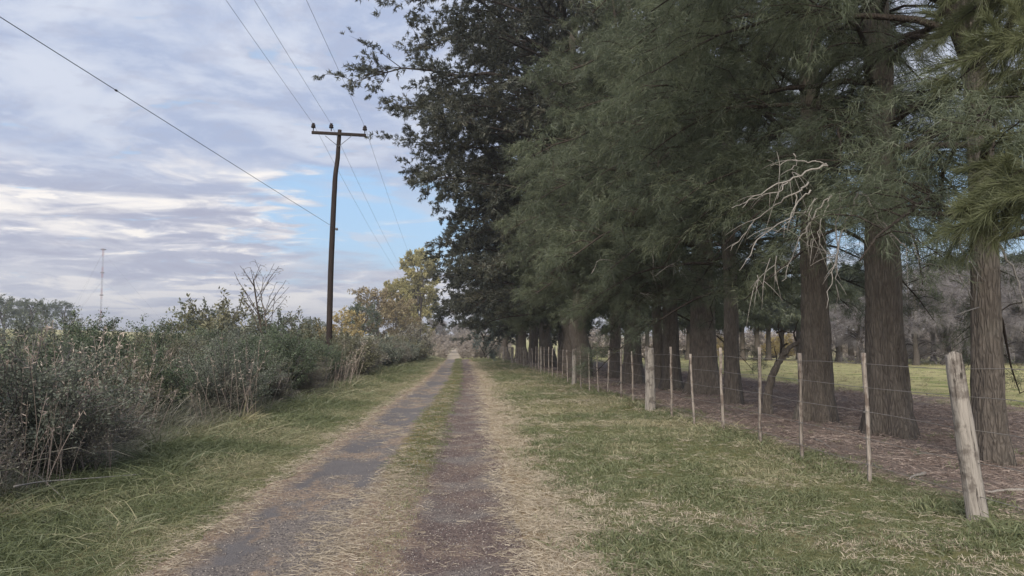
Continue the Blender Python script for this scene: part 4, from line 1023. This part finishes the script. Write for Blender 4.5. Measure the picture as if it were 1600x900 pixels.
# gravel
def pebble(seed, mt):
    g = np.random.default_rng(seed)
    V = np.array([[1, 0, 0], [-1, 0, 0], [0, 1, 0], [0, -1, 0], [0, 0, .7], [0, 0, -.5]], float)*g.uniform(.6, 1.1, (6, 3))*.008+g.normal(0, .001, (6, 3))
    F = np.array([[0, 2, 4], [2, 1, 4], [1, 3, 4], [3, 0, 4], [2, 0, 5], [1, 2, 5], [3, 1, 5], [0, 3, 5]])
    return source('pebble_source', V, F, np.full(6, g.random()), mt)
mg = leaf_mat('gravel_stones', srgb(88, 82, 84), srgb(130, 122, 118), srgb(180, 170, 158), 0, inst=True)
psrc = [pebble(i, mg) for i in range(5)]
xy = area(-2.0, .55, 3.2, 24, 700); xy = sel(xy, 1-.85*patchf(xy[:, 0], xy[:, 1])); P, Rt, S = fin(xy, 1.0, tilt=.6); P[:, 2] += .012
scatter('gravel', 'loose crumbs of broken pavement on the wheel tracks', 'gravel', P, Rt, S*rng.uniform(.5, 1.3, len(xy)), rng.random(len(xy)), psrc)
# needle litter and crumbled soil under the trees
mn = leaf_mat('needle_litter', srgb(90, 78, 73), srgb(136, 119, 110), srgb(184, 168, 156), 0, inst=True)
nsrc = [tuft(100+i, 22, .09, .10, .006, 1.0, 0, mn, 1, .02) for i in range(4)]
xy = area(4.5, 14, 4.5, 50, 110); x, y = xy[:, 0], xy[:, 1]
xy = sel(xy, sstep(x+.7*(fbm(x*1.5+9, y*1.5)-.5), 4.5, 5.2)*(1-sstep(x, 11.5, 14))*(.35+.65*sstep(fbm(x*.8, y*.8, 3), .4, .6))); P, Rt, S = fin(xy, 1.0, tilt=.08); P[:, 2] += .01
scatter('needle_litter', 'brown fallen needles covering the soil under the casuarinas', 'leaf litter', P, Rt, S, rng.random(len(xy)), nsrc)
msrc = [pebble(20+i, mn) for i in range(4)]
xy = area(4.6, 14, 5, 50, 60); P, Rt, S = fin(xy, 2.6, tilt=.6); P[:, 2] += .005
scatter('soil_clods', 'crumbs and clods of brown soil under the casuarinas', 'soil', P, Rt, S*rng.uniform(.4, 1.5, len(xy)), rng.random(len(xy))*.7, msrc)
# meadow grass
xy = area(11.5, 60, 8, 80, 26); x, y = xy[:, 0], xy[:, 1]
xy = sel(xy, sstep(x+5*(fbm(x*.4, y*.4)-.5), 12, 14.5)*(x/y < 1.2)); P, Rt, S = fin(xy, 1.0); x, y = xy[:, 0], xy[:, 1]
scatter('meadow_grass', 'pale grazed grass of the meadow behind the tree row', 'grass', P, Rt, S, np.clip(.68+.4*fbm(x*.3, y*.3, 3)+rng.normal(0, .12, len(x)), 0, 1), grass_src)
# weeds and tall dry grass in front of the thicket
wsrc = [clump(110+i, 34, .10, .75, .009, .35, .5, M['weeds']) for i in range(4)]
xy = area(-6.8, -3.7, 3.5, 60, 150); x, y = xy[:, 0], xy[:, 1]
xy = sel(xy, sstep(-x+.5*(fbm(x, y)-.5), 4.05, 4.6)*(.25+.75*sstep(fbm(x*.8+4, y*.8, 3), .42, .58))); P, Rt, S = fin(xy, .8, grow=False, tilt=.2); x, y = xy[:, 0], xy[:, 1]
S = S*(.55+.5*sstep(-x, 4.2, 5.4))
pale_ = np.exp(-((y-9.5)/3.2)**2)*sstep(-x, 4.6, 5.2)
scatter('tall_weeds', 'tall half dry weeds and arching grass along the foot of the thicket', 'weeds', P, Rt, S*(1+.75*pale_), np.clip(rng.normal(.45, .22, len(x))+.45*pale_, 0, 1), wsrc)
# dry stalks with seed heads standing among the near shrubs
def stalks(seed, n, mt):
    g = np.random.default_rng(seed); parts = []
    for i in range(n):
        a = g.uniform(0, 6.28); L = g.uniform(.7, 1.5); lean_ = g.uniform(.05, .45); p = np.array([g.normal(0, .15), g.normal(0, .15), 0])
        u = np.linspace(0, 1, 5); P = p+np.stack([math.cos(a)*lean_*L*u**1.5, math.sin(a)*lean_*L*u**1.5, L*u], -1)
        v, f = tube(P, np.linspace(.005, .002, 5), 3, cap=False); tn = np.full(len(v), g.uniform(.4, 1)); parts.append((v, f, tn))
        K = 9; q = P[-1]-(P[-1]-P[-2])*g.random((K, 1)); D = unit(g.standard_normal((K, 3))+[0, 0, .5])
        parts.append(blades(q, D, .06, .012, g, .1, 4, g.uniform(.5, 1, K)))
    V, F, tn = merge(parts); return source('stalk_source', V, F, tn, mt)
M['stalk'] = leaf_mat('dry_stalks', srgb(110, 98, 90), srgb(158, 142, 132), srgb(200, 184, 172), .1, inst=True)
tsrc = [stalks(120+i, 9, M['stalk']) for i in range(4)]
xy = area(-7.2, -4.1, 4, 50, 14.0); x, y = xy[:, 0], xy[:, 1]
xy = sel(xy, .15+.85*np.exp(-((y-10)/3.0)**2)*sstep(-x, 4.5, 5.2)+.25*sstep(fbm(x*.5, y*.5), .5, .6)); P, Rt, S = fin(xy, .95, grow=False, tilt=.12)
scatter('dry_stalks', 'dry brownish seed stalks poking out of the thicket', 'weeds', P, Rt, S, rng.random(len(xy)), tsrc)
# straw tuft leaning out at the verge
g_ = on_ground(375, 668)
g9 = np.random.default_rng(9); n = 120
D = unit(np.stack([g9.normal(.75, .28, n), g9.normal(-.2, .3, n), g9.uniform(.25, 1.2, n)], -1))
V, F, tn = blades(np.stack([g9.normal(0, .06, n), g9.normal(0, .06, n), np.zeros(n)], -1), D, g9.uniform(.4, .95, n), .010, g9, .2, 2, g9.uniform(.3, 1, n))
M['golden'] = leaf_mat('golden_dry_grass', srgb(120, 116, 88), srgb(156, 148, 116), srgb(190, 182, 150), .2)
link('straw_tuft', mesh_np('straw_tuft', V, F, M['golden'], tn), None, (g_.x, g_.y, gzf(g_.x, g_.y)), 'pale golden grass tuft leaning out of the thicket towards the track', 'grass tuft')

# ------------------------------------------------------------------ fallen branches
def fallen(pts, r, label, cat='branch', group=None):
    Q = np.array([on_ground(*p) for p in pts]); n = len(Q)
    t_ = np.linspace(0, n-1, (n-1)*4+1); P = np.stack([np.interp(t_, np.arange(n), Q[:, c]) for c in range(3)], -1)
    P[:, 2] = gz(P[:, 0], P[:, 1])+r*.9; P[:, :2] += rng.normal(0, r*.4, (len(P), 2))
    o0 = P[0].copy(); V, F = tube(P-o0, np.linspace(r, r*.45, len(P)), 7, .08)
    link('fallen_branch', mesh_np('fallen_branch', V, F, M['dead'], smooth=True), None, o0, label, cat, group)
fallen([(1600, 776), (1572, 776), (1546, 779)], .022, 'long pale fallen branch lying right of the leaning post')
fallen([(1445, 747), (1432, 750), (1420, 754)], .022, 'short thick pale stick on the soil left of the leaning post')
fallen([(1360, 727), (1366, 730), (1372, 734)], .012, 'tiny pale stick at the foot of the nearest picket')
fallen([(1458, 713), (1440, 713), (1426, 716)], .014, 'thin grey stick lying behind the short thick one')
fallen([(1272, 692), (1285, 697), (1298, 705)], .014, 'bent grey stick lying between two pickets')
fallen([(984, 589), (978, 594), (966, 602)], .05, 'pale fallen limb propped on the soil behind the far pickets')
fallen([(1302, 670), (1325, 671), (1342, 672)], .012, 'thin twig lying at the foot of the thick straight trunk')
# long pale canes lying out of the thicket bottom left
for pts, lb in (([(0, 757), (55, 765), (100, 790)], 'pale cane lying low at the left edge of the verge'), ([(20, 800), (60, 782), (150, 768), (230, 752)], 'long thin cane stretching from the thicket onto the verge')):
    Q = np.array([on_ground(*p) for p in pts]); Q[:, 2] = gz(Q[:, 0], Q[:, 1])+np.linspace(.25, .08, len(Q)); o0 = Q[0].copy()
    t_ = np.linspace(0, len(Q)-1, 12); P = np.stack([np.interp(t_, np.arange(len(Q)), Q[:, c]) for c in range(3)], -1)-o0
    P[1:-1] = (P[:-2]+2*P[1:-1]+P[2:])/4
    link('dry_cane', mesh_np('dry_cane', *tube(P, np.linspace(.010, .004, 12), 5, .05), M['dead'], smooth=True), None, o0, lb, 'cane')
print('tris', sum(len(m.polygons) for m in bpy.data.meshes if m.users))
